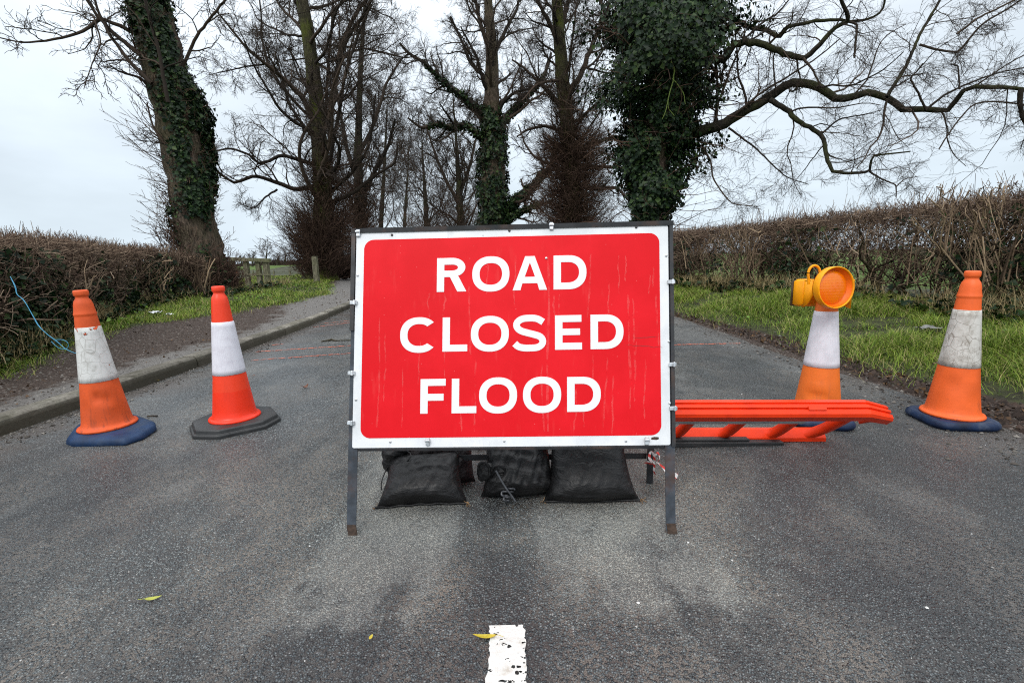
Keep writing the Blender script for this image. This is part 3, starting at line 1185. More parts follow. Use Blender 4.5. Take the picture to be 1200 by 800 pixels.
def bag(name, x0, x1, yf, hgt, lean, thick, taper, seed, mat, crumple=.004, pinch=.09, rot=0.):
    """a sand-filled cushion slumped back against the low crossbar, its hem on the road"""
    rg = np.random.default_rng(seed)
    n, m_ = 48, 44
    a, b = (x1 - x0) / 2, hgt / 2
    U, W = np.meshgrid(np.linspace(-1, 1, m_), np.linspace(-1, 1, n))
    ph = rg.random(10) * 6
    px_ = a * U * (1 - pinch * (1 - np.abs(W) ** 2.4)) * (1 - taper * (W + 1) / 2)
    pv = b * W * (1 - .10 * (1 - U ** 2) * (W > 0)) + .006 * np.sin(U * 3 + ph[0]) * (W < -.85)
    e = (1 - np.abs(U) ** 2.6) * (1 - np.abs(W) ** 2.6)
    T = thick / 2 * np.clip(e, 0, 1) ** .48 * (1.12 - .30 * W)
    hem = np.clip((W + 1) / .10, 0, 1)
    T = T * np.where(W < -.9, hem ** 2, 1)
    r2 = np.sqrt((np.abs(U) - 1) ** 2 + (np.abs(W) - 1) ** 2)
    ang = np.arctan2(1 - np.abs(W), 1 - np.abs(U))
    fan = np.sin(ang * 13 + ph[1] + 2 * np.sign(U)) * np.exp(-r2 * 1.9) * np.clip(r2 * 5, 0, 1)
    wv = .7 * np.sin(U * 13 + 2.5 * np.sin(W * 4 + ph[2]) + ph[3]) + .6 * np.sin(W * 17 + 2 * np.sin(U * 3 + ph[4])) + .5 * np.sin(U * 27 - W * 11 + ph[5])
    ca, sa = math.cos(lean), math.sin(lean)
    V = []
    for side in (1, -1):
        k = T * (1 if side > 0 else -.75) + (crumple * 1.5 * fan + crumple * .55 * wv) * np.clip(e, 0, 1) ** .5
        sag = -.03 * np.clip(-W, 0, 1) * np.clip(e, 0, 1)
        y = (pv + b) * ca - k * sa + sag
        z = (pv + b) * sa + k * ca
        z = np.maximum(z, .003 + .002 * (side > 0))
        c, s_2 = math.cos(rot), math.sin(rot)
        V.append(np.stack([(x0 + x1) / 2 + px_ * c - y * s_2, yf + y * c + px_ * s_2, z], -1))
    V = np.stack(V)
    o = np.array([(x0 + x1) / 2, yf + .1, 0])
    geo = Geo()
    i = np.arange(n - 1)[:, None] * m_ + np.arange(m_ - 1)[None]
    Q = np.stack([i, i + 1, i + m_ + 1, i + m_], -1).reshape(-1, 4)
    geo.add(V.reshape(-1, 3) - o, [Q, Q[:, ::-1] + n * m_])
    ob = geo.build(name, mat)
    ob.location = o
    return ob, V, o


M_SACK = make_sack('black_woven_sack', (.005, .005, .0055), (.013, .0125, .013), 0)
M_SACK2 = make_sack('brown_black_woven_sack', (.008, .005, .0055), (.022, .013, .014), 3)
M_TIE = mat_mottled('grey_plastic_tie', (.06, .063, .07), .4, 40, .35)
M_TWINE = mat_mottled('frayed_jute', (.26, .16, .08), .4, 60, .9)
bx = [ground(*p) for p in ((441, 593), (548, 580), (553, 581), (652, 570), (637, 590), (750, 590))]
b1, V1, o1 = bag('sandbag', bx[0][0], bx[1][0] + .01, 1.632, .215, R(42), .15, .20, 2, M_SACK, .0045, .10, R(3))
tag(b1, 'plump black woven sandbag lying under the sign beside its front leg', 'sandbag', 'sandbags weighing down the sign')
b2, V2, o2 = bag('sandbag', bx[2][0] + .035, bx[3][0] + .005, 1.685, .25, R(58), .18, .16, 5, M_SACK, .011, .10, R(4))
tag(b2, 'crumpled black sandbag with knotted neck and strap, middle of the front three', 'sandbag', 'sandbags weighing down the sign')
b3, V3, o3 = bag('sandbag', bx[4][0], bx[5][0] + .004, 1.630, .285, R(57), .13, .20, 9, M_SACK, .0028, .10, R(-1))
tag(b3, 'smooth black woven sandbag with a straight stitched hem near the striped tape', 'sandbag', 'sandbags weighing down the sign')
b4, V4, o4 = bag('sandbag', -.535, -.165, 1.80, .24, R(66), .12, .06, 14, M_SACK2, .007, .06)
tag(b4, 'brownish black sandbag slumped over the crossbar behind the plump front sandbag', 'sandbag', 'sandbags weighing down the sign')


def threads(parent, origin, p, n, ln, mat, seed, name='loose_thread', r=.0012, dr=(0, -.5, 0)):
    rg = np.random.default_rng(seed)
    gg = Geo()
    for _ in range(n):
        d = norm(rg.normal(size=3) * (1, .6, .35) + np.array(dr))
        pts = [np.array(p)]
        for k in range(5):
            pts.append(pts[-1] + d * ln / 5)
            d = norm(d + rg.normal(0, .5, 3))
            pts[-1][2] = max(pts[-1][2], .004)
        tubes(gg, np.array(pts) - origin, np.full(6, r), 4, rg)
    gg.build(name, mat, parent)


threads(b1, o1, V1[0, 0, 0], 4, .02, M_TWINE, 1)
threads(b1, o1, (V1[0, 0, -1] + (0, -.004, .004)), 6, .03, M_TWINE, 2)
threads(b3, o3, V3[0, 0, 0], 4, .025, M_TWINE, 3)
threads(b3, o3, V3[0, 0, -1], 5, .035, M_TWINE, 4, dr=(1.2, -.2, 0))
for b, V_, o_, nm in ((b1, V1, o1, 'stitched_hem'), (b3, V3, o3, 'stitched_hem')):
    g = Geo()
    e = (V_[0, 0] + V_[1, 0]) / 2 + np.array([0, -.003, 0])
    e[:, 2] = .006 + .002 * np.sin(np.arange(len(e)) * .7) * (b is b1)
    tubes(g, e - o_, np.full(len(e), .0045), 6)
    g.build(nm, M_SACK, b)
# gathered neck of the middle bag
g = Geo()
rg = np.random.default_rng(21)


def blob(geo, c, r, seed, amp=.25, seg=26):
    th = np.linspace(0, math.pi, seg)
    ph_ = np.linspace(0, 2 * math.pi, 2 * seg, endpoint=False)
    A, B = np.meshgrid(th, ph_, indexing='ij')
    d = np.stack([np.sin(A) * np.cos(B), np.sin(A) * np.sin(B), np.cos(A)], -1)
    rr = 1 + amp * bumps(d[..., 0] * 1.5 + seed, d[..., 1] * 1.5 + d[..., 2] * 1.3 + seed * .7)
    V = np.asarray(c) + d * rr[..., None] * np.asarray(r)
    V[..., 2] = np.maximum(V[..., 2], .003)
    n, m_ = A.shape
    i = np.arange(n - 1)[:, None] * m_
    k = np.arange(m_)[None]
    Q = np.stack([i + k, i + (k + 1) % m_, i + m_ + (k + 1) % m_, i + m_ + k], -1).reshape(-1, 4)
    geo.add(V.reshape(-1, 3), Q[:, ::-1])


for (x, y, Y, r3, sd_) in ((588, 560, 1.665, (.050, .035, .030), 1), (610, 565, 1.675, (.06, .035, .03), 4), (570, 553, 1.68, (.04, .03, .04), 7)):
    blob(g, pw(x, y, Y) - o2, r3, sd_, .22)
for pts, r_ in (([(563, 553, 1.65), (561, 545, 1.645), (567, 541, 1.64), (573, 547, 1.64), (574, 556, 1.64)], .006), ([(576, 552, 1.64), (580, 546, 1.635), (588, 546, 1.635), (592, 552, 1.64), (588, 560, 1.64)], .006), ([(585, 553, 1.64), (597, 551, 1.64), (602, 556, 1.64), (597, 566, 1.64)], .006), ([(590, 568, 1.64), (600, 566, 1.635), (606, 570, 1.635), (601, 576, 1.64)], .007)):
    P, r = resample(np.array([pw(*p) for p in pts]) - o2, np.full(len(pts), r_), 14)
    tubes(g, P, r, 6, rg)
g.build('gathered_neck', M_SACK, b2)
g = Geo()
P, r = resample(np.array([pw(581, 551, 1.625), pw(590, 567, 1.61), pw(604, 587, 1.595)]) - o2, np.full(3, .0042), 8)
P[:, 2] = np.maximum(P[:, 2], .006)
tubes(g, P, r, 5, rg, cap=False)
for c0, rad in (((593, 578), .017), ((595, 584), .015), ((599, 574), .013)):
    c = pw(*c0, 1.612) - o2
    a = np.linspace(0, 5.2, 16)
    P = c + np.stack([rad * np.cos(a), .004 * np.sin(3 * a), rad * .6 * np.sin(a)], -1)
    P[:, 2] = np.maximum(P[:, 2], .006)
    tubes(g, P, np.full(16, .0042), 5, rg)
g.build('strap', M_TIE, b2)
g = Geo()
for pts in ([(474, 521, 1.76), (477, 528, 1.74), (481, 531, 1.72), (480, 537, 1.70), (476, 541, 1.70)], [(466, 523, 1.76), (473, 527, 1.75), (479, 524, 1.74)], [(455, 545, 1.75), (450, 556, 1.72), (447, 565, 1.70), (447, 574, 1.68)]):
    P, r = resample(np.array([pw(*p) for p in pts]) - o4, np.full(len(pts), .0022), 14)
    tubes(g, P, r, 5, rg)
blob(g, pw(458, 538, 1.77) - o4, (.04, .03, .055), 3, .22)
blob(g, pw(464, 528, 1.77) - o4, (.05, .03, .03), 9, .22)
g.build('tied_neck', M_SACK, b4)

# ------------------------------------------------------------------ traffic cones
def cone_mat(name, base, var, dirt, amt, rough, fade=None, seed=0.):
    t = NT(name)
    co = t.mapping(t.co(), (1, 1, 1), (seed, seed, seed))
    z = t.sep(t.co())[2]
    a = t.noise(co, 7, 6, .65)
    c = t.mix(t.maprange(a, .35, .68), base, tuple(min(1, x * (1 + var)) for x in base))
    if fade is not None:
        c = t.mix(t.maprange(t.math('ADD', z, t.math('MULTIPLY', a, .02)), fade[0], fade[0] + .006), c, fade[1])
    streak = t.noise(t.mapping(co, (26, 26, 3)), 1, 6, .7)
    spk = t.noise(co, 60, 6, .75)
    f = t.math('ADD', t.maprange(streak, .52, .72), t.math('MULTIPLY', t.maprange(spk, .58, .7), .8), clamp=True)
    low = t.maprange(z, .32, .05, .35, 1.)
    c = t.mix(t.math('MULTIPLY', t.math('MULTIPLY', f, low), amt), c, dirt)
    return t.out(c, rough, t.bump(t.noise(co, 18, 4), .12, .01), spec=.35)


def sleeve_mat(name, base, dirt, amt, cracks, under, seed=0.):
    t = NT(name)
    co = t.mapping(t.co(), (1, 1, 1), (seed, seed, seed))
    a = t.noise(co, 16, 7, .7)
    c = t.mix(t.math('MULTIPLY', t.maprange(a, .42, .68), amt), base, dirt)
    streak = t.noise(t.mapping(co, (45, 45, 4)), 1, 5, .65)
    c = t.mix(t.math('MULTIPLY', t.maprange(streak, .54, .7), amt * .5), c, dirt)
    nrm = None
    if cracks:
        e = t.voronoi(t.mapping(co, (1, 1, .8)), 19, 'Distance', 'DISTANCE_TO_EDGE', .55)
        e2 = t.voronoi(t.mapping(co, (1.2, 1.2, 1), (4, 1, 0)), 40, 'Distance', 'DISTANCE_TO_EDGE', .7)
        f = t.math('MULTIPLY', t.maprange(e, .030, .008), t.maprange(t.noise(co, 6, 4), .36, .52))
        f2 = t.math('MULTIPLY', t.maprange(e2, .03, .01), t.maprange(t.noise(co, 8, 4), .5, .6))
        f = t.math('MAXIMUM', f, f2)
        c = t.mix(t.math('MULTIPLY', f, cracks), c, (.12, .085, .055))
        nrm = t.bump(f, .25, -.002)
    else:
        hx_ = t.voronoi(t.mapping(co, (1, 1, .8)), 110, 'Distance', 'DISTANCE_TO_EDGE', .15)
        c = t.mix(t.maprange(hx_, .10, .03, 0, .22), c, (.5, .47, .55))
    if under is not None:
        z = t.sep(t.co())[2]
        tear = t.math('ADD', t.noise(co, 24, 5, .6), t.maprange(z, .54, .60, -.06, .10))
        tf = t.maprange(tear, .655, .67)
        c = t.mix(tf, c, under)
        ed = t.math('MULTIPLY', t.maprange(tear, .64, .655), t.maprange(tear, .675, .66))
        c = t.mix(ed, c, (.05, .03, .02))
    return t.out(c, .45, nrm, spec=.4)


HEX = [(77, 516), (84, 519), (146, 518), (168, 511), (183, 501), (182, 496), (158, 487), (108, 487), (88, 501)]   # outline of the blue slab in the photograph
CONE_GROUP = 'traffic cones closing the road'


def make_cone(pos, rz, tilt, mshell, msleeve, mbase, label, style, ridge=True, H=.803, dents=()):
    root = empty('traffic_cone', pos, rz)
    root.rotation_euler = (tilt[0], tilt[1], rz)
    tag(root, label, 'traffic cone', CONE_GROUP)
    # base
    g = Geo()
    if style == 'rubber':            # low, round-edged recycled slab
        oct_ = rounded(-.150, -.150, .150, .150, .07, 9)
        prof = [(.97, .0), (1.03, .010), (1.05, .018), (1.03, .032), (.98, .042), (.92, .046), (.86, .0455), (.82, .045), (.0, .0445)]
    elif style == 'hex':             # blue slab with clipped corners and a raised rim
        oct_ = [(.77 * a, .77 * b) for a, b in [(-.25, -.135), (-.12, -.245), (.15, -.245), (.25, -.12), (.25, .15), (.13, .245), (-.13, .245), (-.25, .13)]]
        prof = [(1.0, .0), (1.012, .006), (1.0, .020), (.965, .032), (.90, .038), (.80, .0445), (.0, .0445)]
    else:                            # black, two steps
        oct_ = [(.86 * a, .86 * b) for a, b in [(-.255, -.12), (-.135, -.235), (.135, -.235), (.255, -.12), (.255, .12), (.135, .235), (-.135, .235), (-.255, .12)]]
        prof = [(1.0, .0), (1.0, .016), (.985, .021), (.945, .022), (.94, .026), (.93, .042), (.90, .047), (.0, .050)]
    if style == 'hex':
        cs, sn = math.cos(-rz), math.sin(-rz)
        oct_ = []
        for q in HEX:
            q = ground(*q, .02)[:2] - np.array(pos[:2])
            oct_.append((q[0] * cs - q[1] * sn, q[0] * sn + q[1] * cs))
    if style != 'rubber':
        P = np.array(oct_ + oct_[:1])
        ang = []
        for i in range(len(oct_)):
            a, b = P[i], P[i + 1]
            for s in (.06, .25, .5, .75, .94):
                ang.append(a + (b - a) * s)
        oct_ = np.array(ang)
    oct_ = np.array(oct_)
    k = len(oct_)
    V = np.concatenate([np.c_[oct_ * max(r, .001), np.full(k, z + (.002 * np.sin(np.arange(k) * 1.7) if 0 else 0))] for r, z in prof])
    f = [[j * k + i, j * k + (i + 1) % k, (j + 1) * k + (i + 1) % k, (j + 1) * k + i] for j in range(len(prof) - 1) for i in range(k)]
    g.polys(V, f)
    b = g.build('base', mbase, root)
    sm = b.modifiers.new('edge', 'BEVEL')
    sm.width = .004
    sm.segments = 2
    sm.limit_method = 'ANGLE'
    # shell
    def rad(z):
        return np.interp(z, [.055, .10, .20, .31, .61, .70, .745], [.115, .1075, .095, .082, .052, .0435, .039])
    pr = [(.130, .046), (.134, .052), (.130, .060), (.122, .062), (.1160, .068)]
    for z in np.linspace(.08, .66, 24):
        pr.append((rad(z), z))
    if ridge:
        pr += [(rad(.672), .668), (rad(.672) + .0035, .674), (rad(.68) + .002, .680)]
    pr += [(rad(.70), .70), (rad(.725), .725), (.036, .745), (.0285, .757), (.0265, .764), (.0275, .770), (.0315, .774), (.0325, .780), (.0325, .794), (.0305, .800), (.024, H), (.023, .790), (.0, .788)]
    g = Geo()
    lathe(g, pr, 72)
    v = g.v[0]
    th = np.arctan2(v[:, 1], v[:, 0])
    for (t0, zc, dp, st, sz) in dents:
        dd = np.angle(np.exp(1j * (th - (R(t0) - rz))))
        k = dp * np.exp(-(dd / st) ** 2 - ((v[:, 2] - zc) / sz) ** 2)
        v[:, :2] -= norm(v[:, :2]) * k[:, None] * (np.linalg.norm(v[:, :2], axis=1) > .03)[:, None]
    g.build('cone_shell', mshell, root)
    z0, z1 = .312, .606
    g = Geo()
    pr = [(rad(z0) + .0005, z0 - .0005)] + [(rad(z) + .0022, z) for z in np.linspace(z0, z1, 12)] + [(rad(z1) + .0003, z1 + .0005)]
    lathe(g, pr, 56)
    g.build('reflective_sleeve', msleeve, root)
    return root


MB_BLUE = mat_mottled('blue_rubber', (.008, .030, .085), .35, 14, .55, (.04, .055, .08), .6, 9, .25, 70, spec=.3)
MB_BLUE2 = mat_mottled('scuffed_navy_rubber', (.006, .018, .055), .5, 12, .55, (.07, .085, .11), .7, 9, .5, 50, spec=.3)
MB_BLACK = mat_mottled('black_rubber', (.022, .023, .024), .3, 14, .5, (.055, .052, .05), .5, 10, .2, 70)
p1, p2, p4 = ground(129, 507.5), ground(277, 497.5), ground(1113.5, 494)
p3 = np.array([1.665, 2.44, 0])
make_cone(tuple(p1), R(24), (0, R(-1.0)), cone_mat('dirty_orange_plastic', (.56, .076, .014), .3, (.15, .04, .02), .75, .55, seed=1.), sleeve_mat('cracked_white_sleeve', (.66, .66, .64), (.34, .33, .30), .6, .30, (.60, .08, .015), 2.), MB_BLUE, 'grubby orange cone with torn cracked white sleeve on a blue base', 'hex', dents=[(-62, .235, .016, .22, .020), (-40, .215, .012, .28, .016), (-52, .262, -.006, .3, .012), (-100, .17, .006, .3, .05), (-20, .13, .006, .3, .04)])
make_cone(tuple(p2), R(38), (0, 0), cone_mat('bright_red_orange_plastic', (.83, .036, .010), .12, (.3, .03, .015), .35, .36, (.225, (.86, .055, .018)), 4.), sleeve_mat('clean_white_sleeve', (.75, .74, .80), (.55, .52, .58), .5, 0, None, 5.), MB_BLACK, 'clean bright red-orange cone with a white sleeve on a black stepped base', 'step', False)
c3 = make_cone(tuple(p3), R(70), (0, R(.6)), cone_mat('faded_orange_plastic', (.70, .145, .018), .2, (.32, .10, .04), .5, .5, seed=7.), sleeve_mat('creased_white_sleeve', (.72, .71, .76), (.50, .49, .52), .5, 0, None, 8.), MB_BLUE2, 'orange cone carrying the round amber lamp, standing behind the fallen red barrier', 'rubber', dents=[(-125, .16, .014, .5, .022), (-125, .20, -.005, .5, .015), (-90, .125, .008, .4, .02)])
make_cone(tuple(p4), R(-8), (0, 0), cone_mat('scuffed_orange_plastic', (.74, .115, .020), .2, (.25, .07, .03), .6, .5, seed=9.), sleeve_mat('crazed_grey_white_sleeve', (.60, .58, .54), (.30, .27, .23), .75, .6, None, 3.), MB_BLUE2, 'orange cone with crazed dirty sleeve on a scuffed navy base near the muddy edge', 'rubber', dents=[(-140, .22, .006, .4, .04), (-80, .15, .005, .3, .03)])

# ------------------------------------------------------------------ amber warning lamp
M_YEL = mat_mottled('yellow_orange_plastic', (.93, .36, .002), .10, 20, .45, (.40, .14, .01), .3, 12, spec=.25)
M_YELD = mat_mottled('dark_battery_cover', (.05, .03, .012), .4, 30, .6)
t = NT('amber_lens')
co = t.co()
x, y, z = t.sep(co)
grid = t.math('MAXIMUM', t.math('ABSOLUTE', t.math('SINE', t.math('MULTIPLY', x, 420.))), t.math('ABSOLUTE', t.math('SINE', t.math('MULTIPLY', z, 420.))))
c = t.mix(t.maprange(grid, .75, 1.0, 0, .5), (.84, .17, .001), (.92, .27, .002))
c = t.mix(t.maprange(t.noise(co, 9, 4, .6), .4, .65, 0, .6), c, (.86, .13, .001))
M_LENS = t.out(c, .16, t.bump(grid, .3, .002), spec=.5)
M_INNER = mat_mottled('amber_reflector_rim', (.84, .16, .003), .15, 16, .3)

LC = pw(974, 337, 2.335)
lamp = empty('warning_lamp', (LC[0], LC[1], LC[2]), R(10))
lamp.rotation_euler = (R(-4), R(3), R(10))
tag(lamp, 'round amber road lamp in yellow-orange housing clipped over a cone top', 'warning lamp')
MX = np.array([[1, 0, 0], [0, 0, -1], [0, 1, 0]], float)   # lathe axis z -> local -y (towards the road user)


def lam(geo_pts, seg=56):
    g = Geo()
    lathe(g, geo_pts, seg)
    g.v = [v @ MX.T for v in g.v]
    return g


RL = .104
lam([(.085, -.012), (RL - .006, -.010), (RL, .0), (RL, .030), (RL - .001, .0335), (RL - .005, .0335), (RL - .007, .030), (RL - .010, .012)]).build('lens_rim', M_YEL, lamp)
lam([(RL - .0085, .028), (RL - .016, .010), (RL - .022, .004)]).build('reflector', M_INNER, lamp)
lam([(RL - .018, .004), (RL - .026, .012), (.060, .018), (.030, .021), (.0, .022)]).build('lens', M_LENS, lamp)
lam([(RL - .004, -.010), (.075, -.026), (.03, -.034), (0, -.036)]).build('lens_back', M_YEL, lamp)
LB = to_local(lamp)


def ll(p):
    return LB[:3, :3] @ np.asarray(p, float) + LB[:3, 3]


top3 = np.array(p3) + (0, 0, .74)
g = Geo()
cb = ll(pw(946, 343, 2.565))
box(g, cb, (.125, .075, .148), None, .012)
hb = g.build('battery_box', M_YEL, lamp)
g = Geo()
box(g, cb + (-.012, .039, -.004), (.112, .006, .138), None, .002)
g.build('battery_cover', M_YELD, hb)
# arms that straddle the cone, arched over it
g = Geo()
zt, zb = cb[2] + .068, cb[2] - .03
cc = ll(top3)
for sx in (-1, 1):
    x0 = cc[0] + sx * .058
    P = []
    n_ = 13
    ya, yb = cb[1] - .03, .012
    s = np.linspace(0, 1, n_)
    yy = ya + (yb - ya) * s
    lowz = zb - .05 + (zt - zb - .005) * np.exp(-((s - .5) / .24) ** 2)
    lowz = np.minimum(lowz, zt - .02)
    V = []
    for i in range(n_):
        V += [(x0 - .004, yy[i], lowz[i]), (x0 + .004, yy[i], lowz[i]), (x0 + .004, yy[i], zt), (x0 - .004, yy[i], zt)]
    f = []
    for i in range(n_ - 1):
        for k in range(4):
            f.append([4 * i + k, 4 * i + (k + 1) % 4, 4 * i + 4 + (k + 1) % 4, 4 * i + 4 + k][::-1])
    f += [[0, 1, 2, 3], [4 * n_ - 1, 4 * n_ - 2, 4 * n_ - 3, 4 * n_ - 4]]
    g.polys(np.array(V), f)
for (ya, yb) in ((cb[1] - .035, cc[1] + .052), (cc[1] - .052, .0)):
    box(g, (cc[0], (ya + yb) / 2, zt - .006), (.124, abs(ya - yb), .012), None, .003)
g.build('saddle_bracket', M_YEL, lamp)
g = Geo()
hc = ll(pw(954, 321, 2.47))
a = np.linspace(-.5, math.pi + .5, 26)
P = hc + np.stack([.036 * np.cos(a), .0 * a, .044 * np.sin(a)], -1)
P = np.concatenate([[P[0] - (0.004, 0, .035)], P, [P[-1] + (.004, 0, -.035)]])
tubes(g, P, np.full(len(P), .0065), 8)
g.build('carry_handle', M_YEL, lamp)

# ------------------------------------------------------------------ fallen red barrier
M_RED = mat_mottled('red_orange_barrier_plastic', (.80, .044, .007), .10, 8, .34, (.35, .02, .01), .35, 14, .06, 30, spec=.25)
M_PANEL = mat_mottled('grey_barrier_panel', (.40, .40, .41), .25, 18, .5, (.08, .075, .07), .6, 9)
Yn, Yf = 1.95, 2.19
A0, A1 = pw(1012, 479.5, Yn), pw(700, 479.5, Yn)
zn = (A0[2] + A1[2]) / 2
Fp = pw(900, 508, Yf)
bar = empty('safety_barrier', (.75, Yf, 0))
tag(bar, 'bright red plastic crowd barrier lying tipped over behind the sign', 'barrier')
bar.rotation_euler = (0, R(1.25), 0)
BO = np.array([.75, Yf, 0])
e2 = norm(np.array([0, Yf - Yn, Fp[2] - zn]))        # in the panel, away from us and down
e3 = np.array([0, -e2[2], e2[1]])                    # out of its upper face
if e3[2] < 0:
    e3 = -e3
NEAR = np.array([BO[0], Yn, zn]) - BO
XR, XC, XL = pw(1038, 480, Yn + .045)[0] - .75, A0[0] - .75, -.30 - .75
WID = float(np.hypot(Yf - Yn, Fp[2] - zn))
# rail section across (in-plane s, out-of-plane n) with two grooves on its outer edge
hs, hn = .030, .041
sec = [(-hs, -hn * .75), (-hs - .002, -hn * .30), (-hs + .009, -hn * .24), (-hs + .009, -hn * .10), (-hs - .003, -hn * .02), (-hs - .003, hn * .28), (-hs + .010, hn * .36), (-hs + .010, hn * .5), (-hs + .001, hn * .62), (-hs + .010, hn), (hs - .01, hn), (hs, hn * .7), (hs, -hn * .7), (hs - .004, -hn), (-hs + .012, -hn)]


def rail(geo, sec, x0, x1, s0, s1, sc0=1., sc1=1.):
    V = []
    for x, s_off, k in ((x0, s0, sc0), (x1, s1, sc1)):
        for s, n in sec:
            V.append(NEAR + np.array([x, 0, 0]) + e2 * (s * k + s_off) + e3 * n * k)
    k = len(sec)
    f = [[i, (i + 1) % k, k + (i + 1) % k, k + i] for i in range(k)] + [list(range(k))[::-1], list(range(k, 2 * k))]
    geo.polys(np.array(V), f)


g = Geo()
rail(g, sec, XL, XC, 0, 0)
rail(g, sec, XC, XR, 0, .055, 1., .90)
top = g.build('top_rail', M_RED, bar, smooth=False)
g = Geo()
xm = pw(951, 478, Yn)[0] - .75
rail(g, [(a * 1.12 - .001, b * .22 - .006) for a, b in [(-hs - .003, -hn), (-hs - .003, hn), (hs * .2, hn), (hs * .2, -hn)]], xm - .038, xm + .038, 0, 0)
g.build('moulded_lug', M_RED, top, smooth=False)
# far rail with rounded cell corners: bars flow into it
sec2 = [(a * 1.25, b * 1.15) for a, b in [(-.026, -.02), (-.026, .02), (-.016, .032), (.016, .032), (.026, .02), (.026, -.02), (.016, -.032), (-.016, -.032)]]
g = Geo()
xe = pw(962, 508, Yf)[0] - .75
rail(g, sec2, XL, xe, WID, WID)
g.build('bottom_rail', M_RED, bar, smooth=False)


def flat_bar(geo, P, w_, h_):
    """bar of rounded-box section along P (in-plane coords x, s)"""
    P = np.array(P, float)
    d = norm(np.gradient(P, axis=0))
    nr = np.c_[-d[:, 1], d[:, 0]]
    s2 = [(-w_, -h_ * .6), (-w_, h_ * .6), (-w_ * .6, h_), (w_ * .6, h_), (w_, h_ * .6), (w_, -h_ * .6), (w_ * .6, -h_), (-w_ * .6, -h_)]
    V = []
    for p, q in zip(P, nr):
        for a, b in s2:
            pp = p + q * a
            V.append(NEAR + np.array([pp[0], 0, 0]) + e2 * pp[1] + e3 * b)
    k = len(s2)
    f = []
    for j in range(len(P) - 1):
        for i in range(k):
            f.append([j * k + i, j * k + (i + 1) % k, (j + 1) * k + (i + 1) % k, (j + 1) * k + i])
    geo.polys(np.array(V), f)


for px in (694, 754, 815, 877, 940, 993):
    xt = pw(px, 490, Yn + .02)[0] - .75
    g = Geo()
    if px < 990:
        C = [(xt, .02), (xt, WID * .5), (xt - .004, WID * .78), (xt - .025, WID * .93), (xt - .06, WID - .002), (xt - .12, WID)]
    else:
        C = [(xt + .02, .02), (xt + .015, WID * .45), (xt - .005, WID * .75), (xt - .05, WID * .95), (xt - .10, WID + .001), (xt - .15, WID + .001)]
    P, _ = resample(np.c_[np.array(C), np.zeros(len(C))], np.ones(len(C)), 16)
    flat_bar(g, P[:, :2], .020, .022)
    g.build('upright_bar', M_RED, bar)
g = Geo()
rail(g, [(-.012, -.003), (-.012, .003), (.030, .003), (.030, -.003)], XL + .02, pw(938, 493, Yn + .03)[0] - .75, hs, hs)
g.v[-1] -= e3 * .037
g.build('reflective_panel', M_PANEL, bar, smooth=False)
g = Geo()
xs = pw(1012, 495, Yn + .1)[0] - .75
P = np.array([(xs + .03, .075), (xs + .0, .10), (xs - .035, .125)])
flat_bar(g, P, .014, .014)
g.build('hinge_peg', M_RED, bar)
g = Geo()
fx0, fx1 = ground(770, 520)[0], ground(918, 521)[0]
box(g, np.array([(fx0 + fx1) / 2, 2.165, .014]) - BO, (fx1 - fx0, .10, .028), None, .004)
box(g, np.array([(fx0 + fx1) / 2 - .05, 2.165, .0345]) - BO, ((fx1 - fx0) * .62, .085, .013), None, .004)
g.build('rubber_foot', MB_BLACK, bar, smooth=False)
# water drops hanging on the lower edges
t = NT('water_drop')
t.out((.9, .95, 1), .02, **{'Transmission Weight': 1.0, 'IOR': 1.33})
rg = np.random.default_rng(4)
for k in range(14):
    x = rg.uniform(pw(800, 512, Yf)[0], pw(960, 512, Yf)[0]) - .75
    c = NEAR + np.array([x, 0, 0]) + e2 * (WID + .012) - e3 * .032
    g = Geo()
    blob(g, c, (.0022, .0022, .0034), k, .02, 6)
    g.build('water_drop', t.m, bar)

# ------------------------------------------------------------------ vegetation materials
M_TWIG = mat_rnd('bare_twigs', [(.022, .017, .014), (.042, .031, .024), (.078, .054, .040)], .85)
M_BRUSH = mat_rnd('red_brown_shoots', [(.034, .020, .015), (.072, .042, .031), (.14, .088, .060)], .85)
M_HEDGE = mat_rnd('hedge_twigs', [(.034, .022, .016), (.095, .062, .045), (.18, .12, .085), (.36, .27, .19)], .85)
M_CUT = mat_rnd('pale_cut_stems', [(.065, .045, .030), (.19, .13, .082), (.42, .31, .20)], .8)
M_STEM = mat_bark('hedge_stems', (.028, .020, .014), (.10, .075, .05), (.05, .062, .02), .5)
M_BARK = mat_bark('bark_brown', (.028, .021, .017), (.16, .118, .088), (.055, .065, .018), .35)
M_BARKM = mat_bark('bark_mossy', (.022, .020, .012), (.080, .072, .040), (.085, .100, .014), .8)
M_LIMB = mat_bark('bark_dark_limb', (.014, .012, .010), (.050, .042, .032), (.05, .062, .012), .5)
M_IVY = mat_rnd('ivy_leaves', [(.004, .010, .005), (.008, .021, .008), (.016, .038, .012), (.045, .075, .018)], .45, .18)
M_IVYG = mat_rnd('ivy_leaves_fresh', [(.010, .026, .009), (.026, .056, .013), (.05, .10, .02)], .55, .25)
M_DEAD = mat_rnd('dead_leaves', [(.030, .018, .011), (.07, .042, .024), (.13, .075, .036)], .8)
M_GRASS = mat_rnd('grass_blades', [(.036, .070, .010), (.082, .145, .014), (.145, .225, .020), (.23, .30, .036), (.34, .29, .12)], .55, .2)
M_WEED = mat_rnd('weed_leaves', [(.05, .11, .012), (.10, .20, .018), (.17, .29, .03)], .45, .3)
M_STRAW = mat_rnd('straw_blades', [(.14, .10, .045), (.30, .23, .11), (.42, .34, .19)], .7)
M_WOOD = mat_bark('weathered_rail', (.10, .092, .06), (.30, .27, .19), (.15, .17, .07), .6)


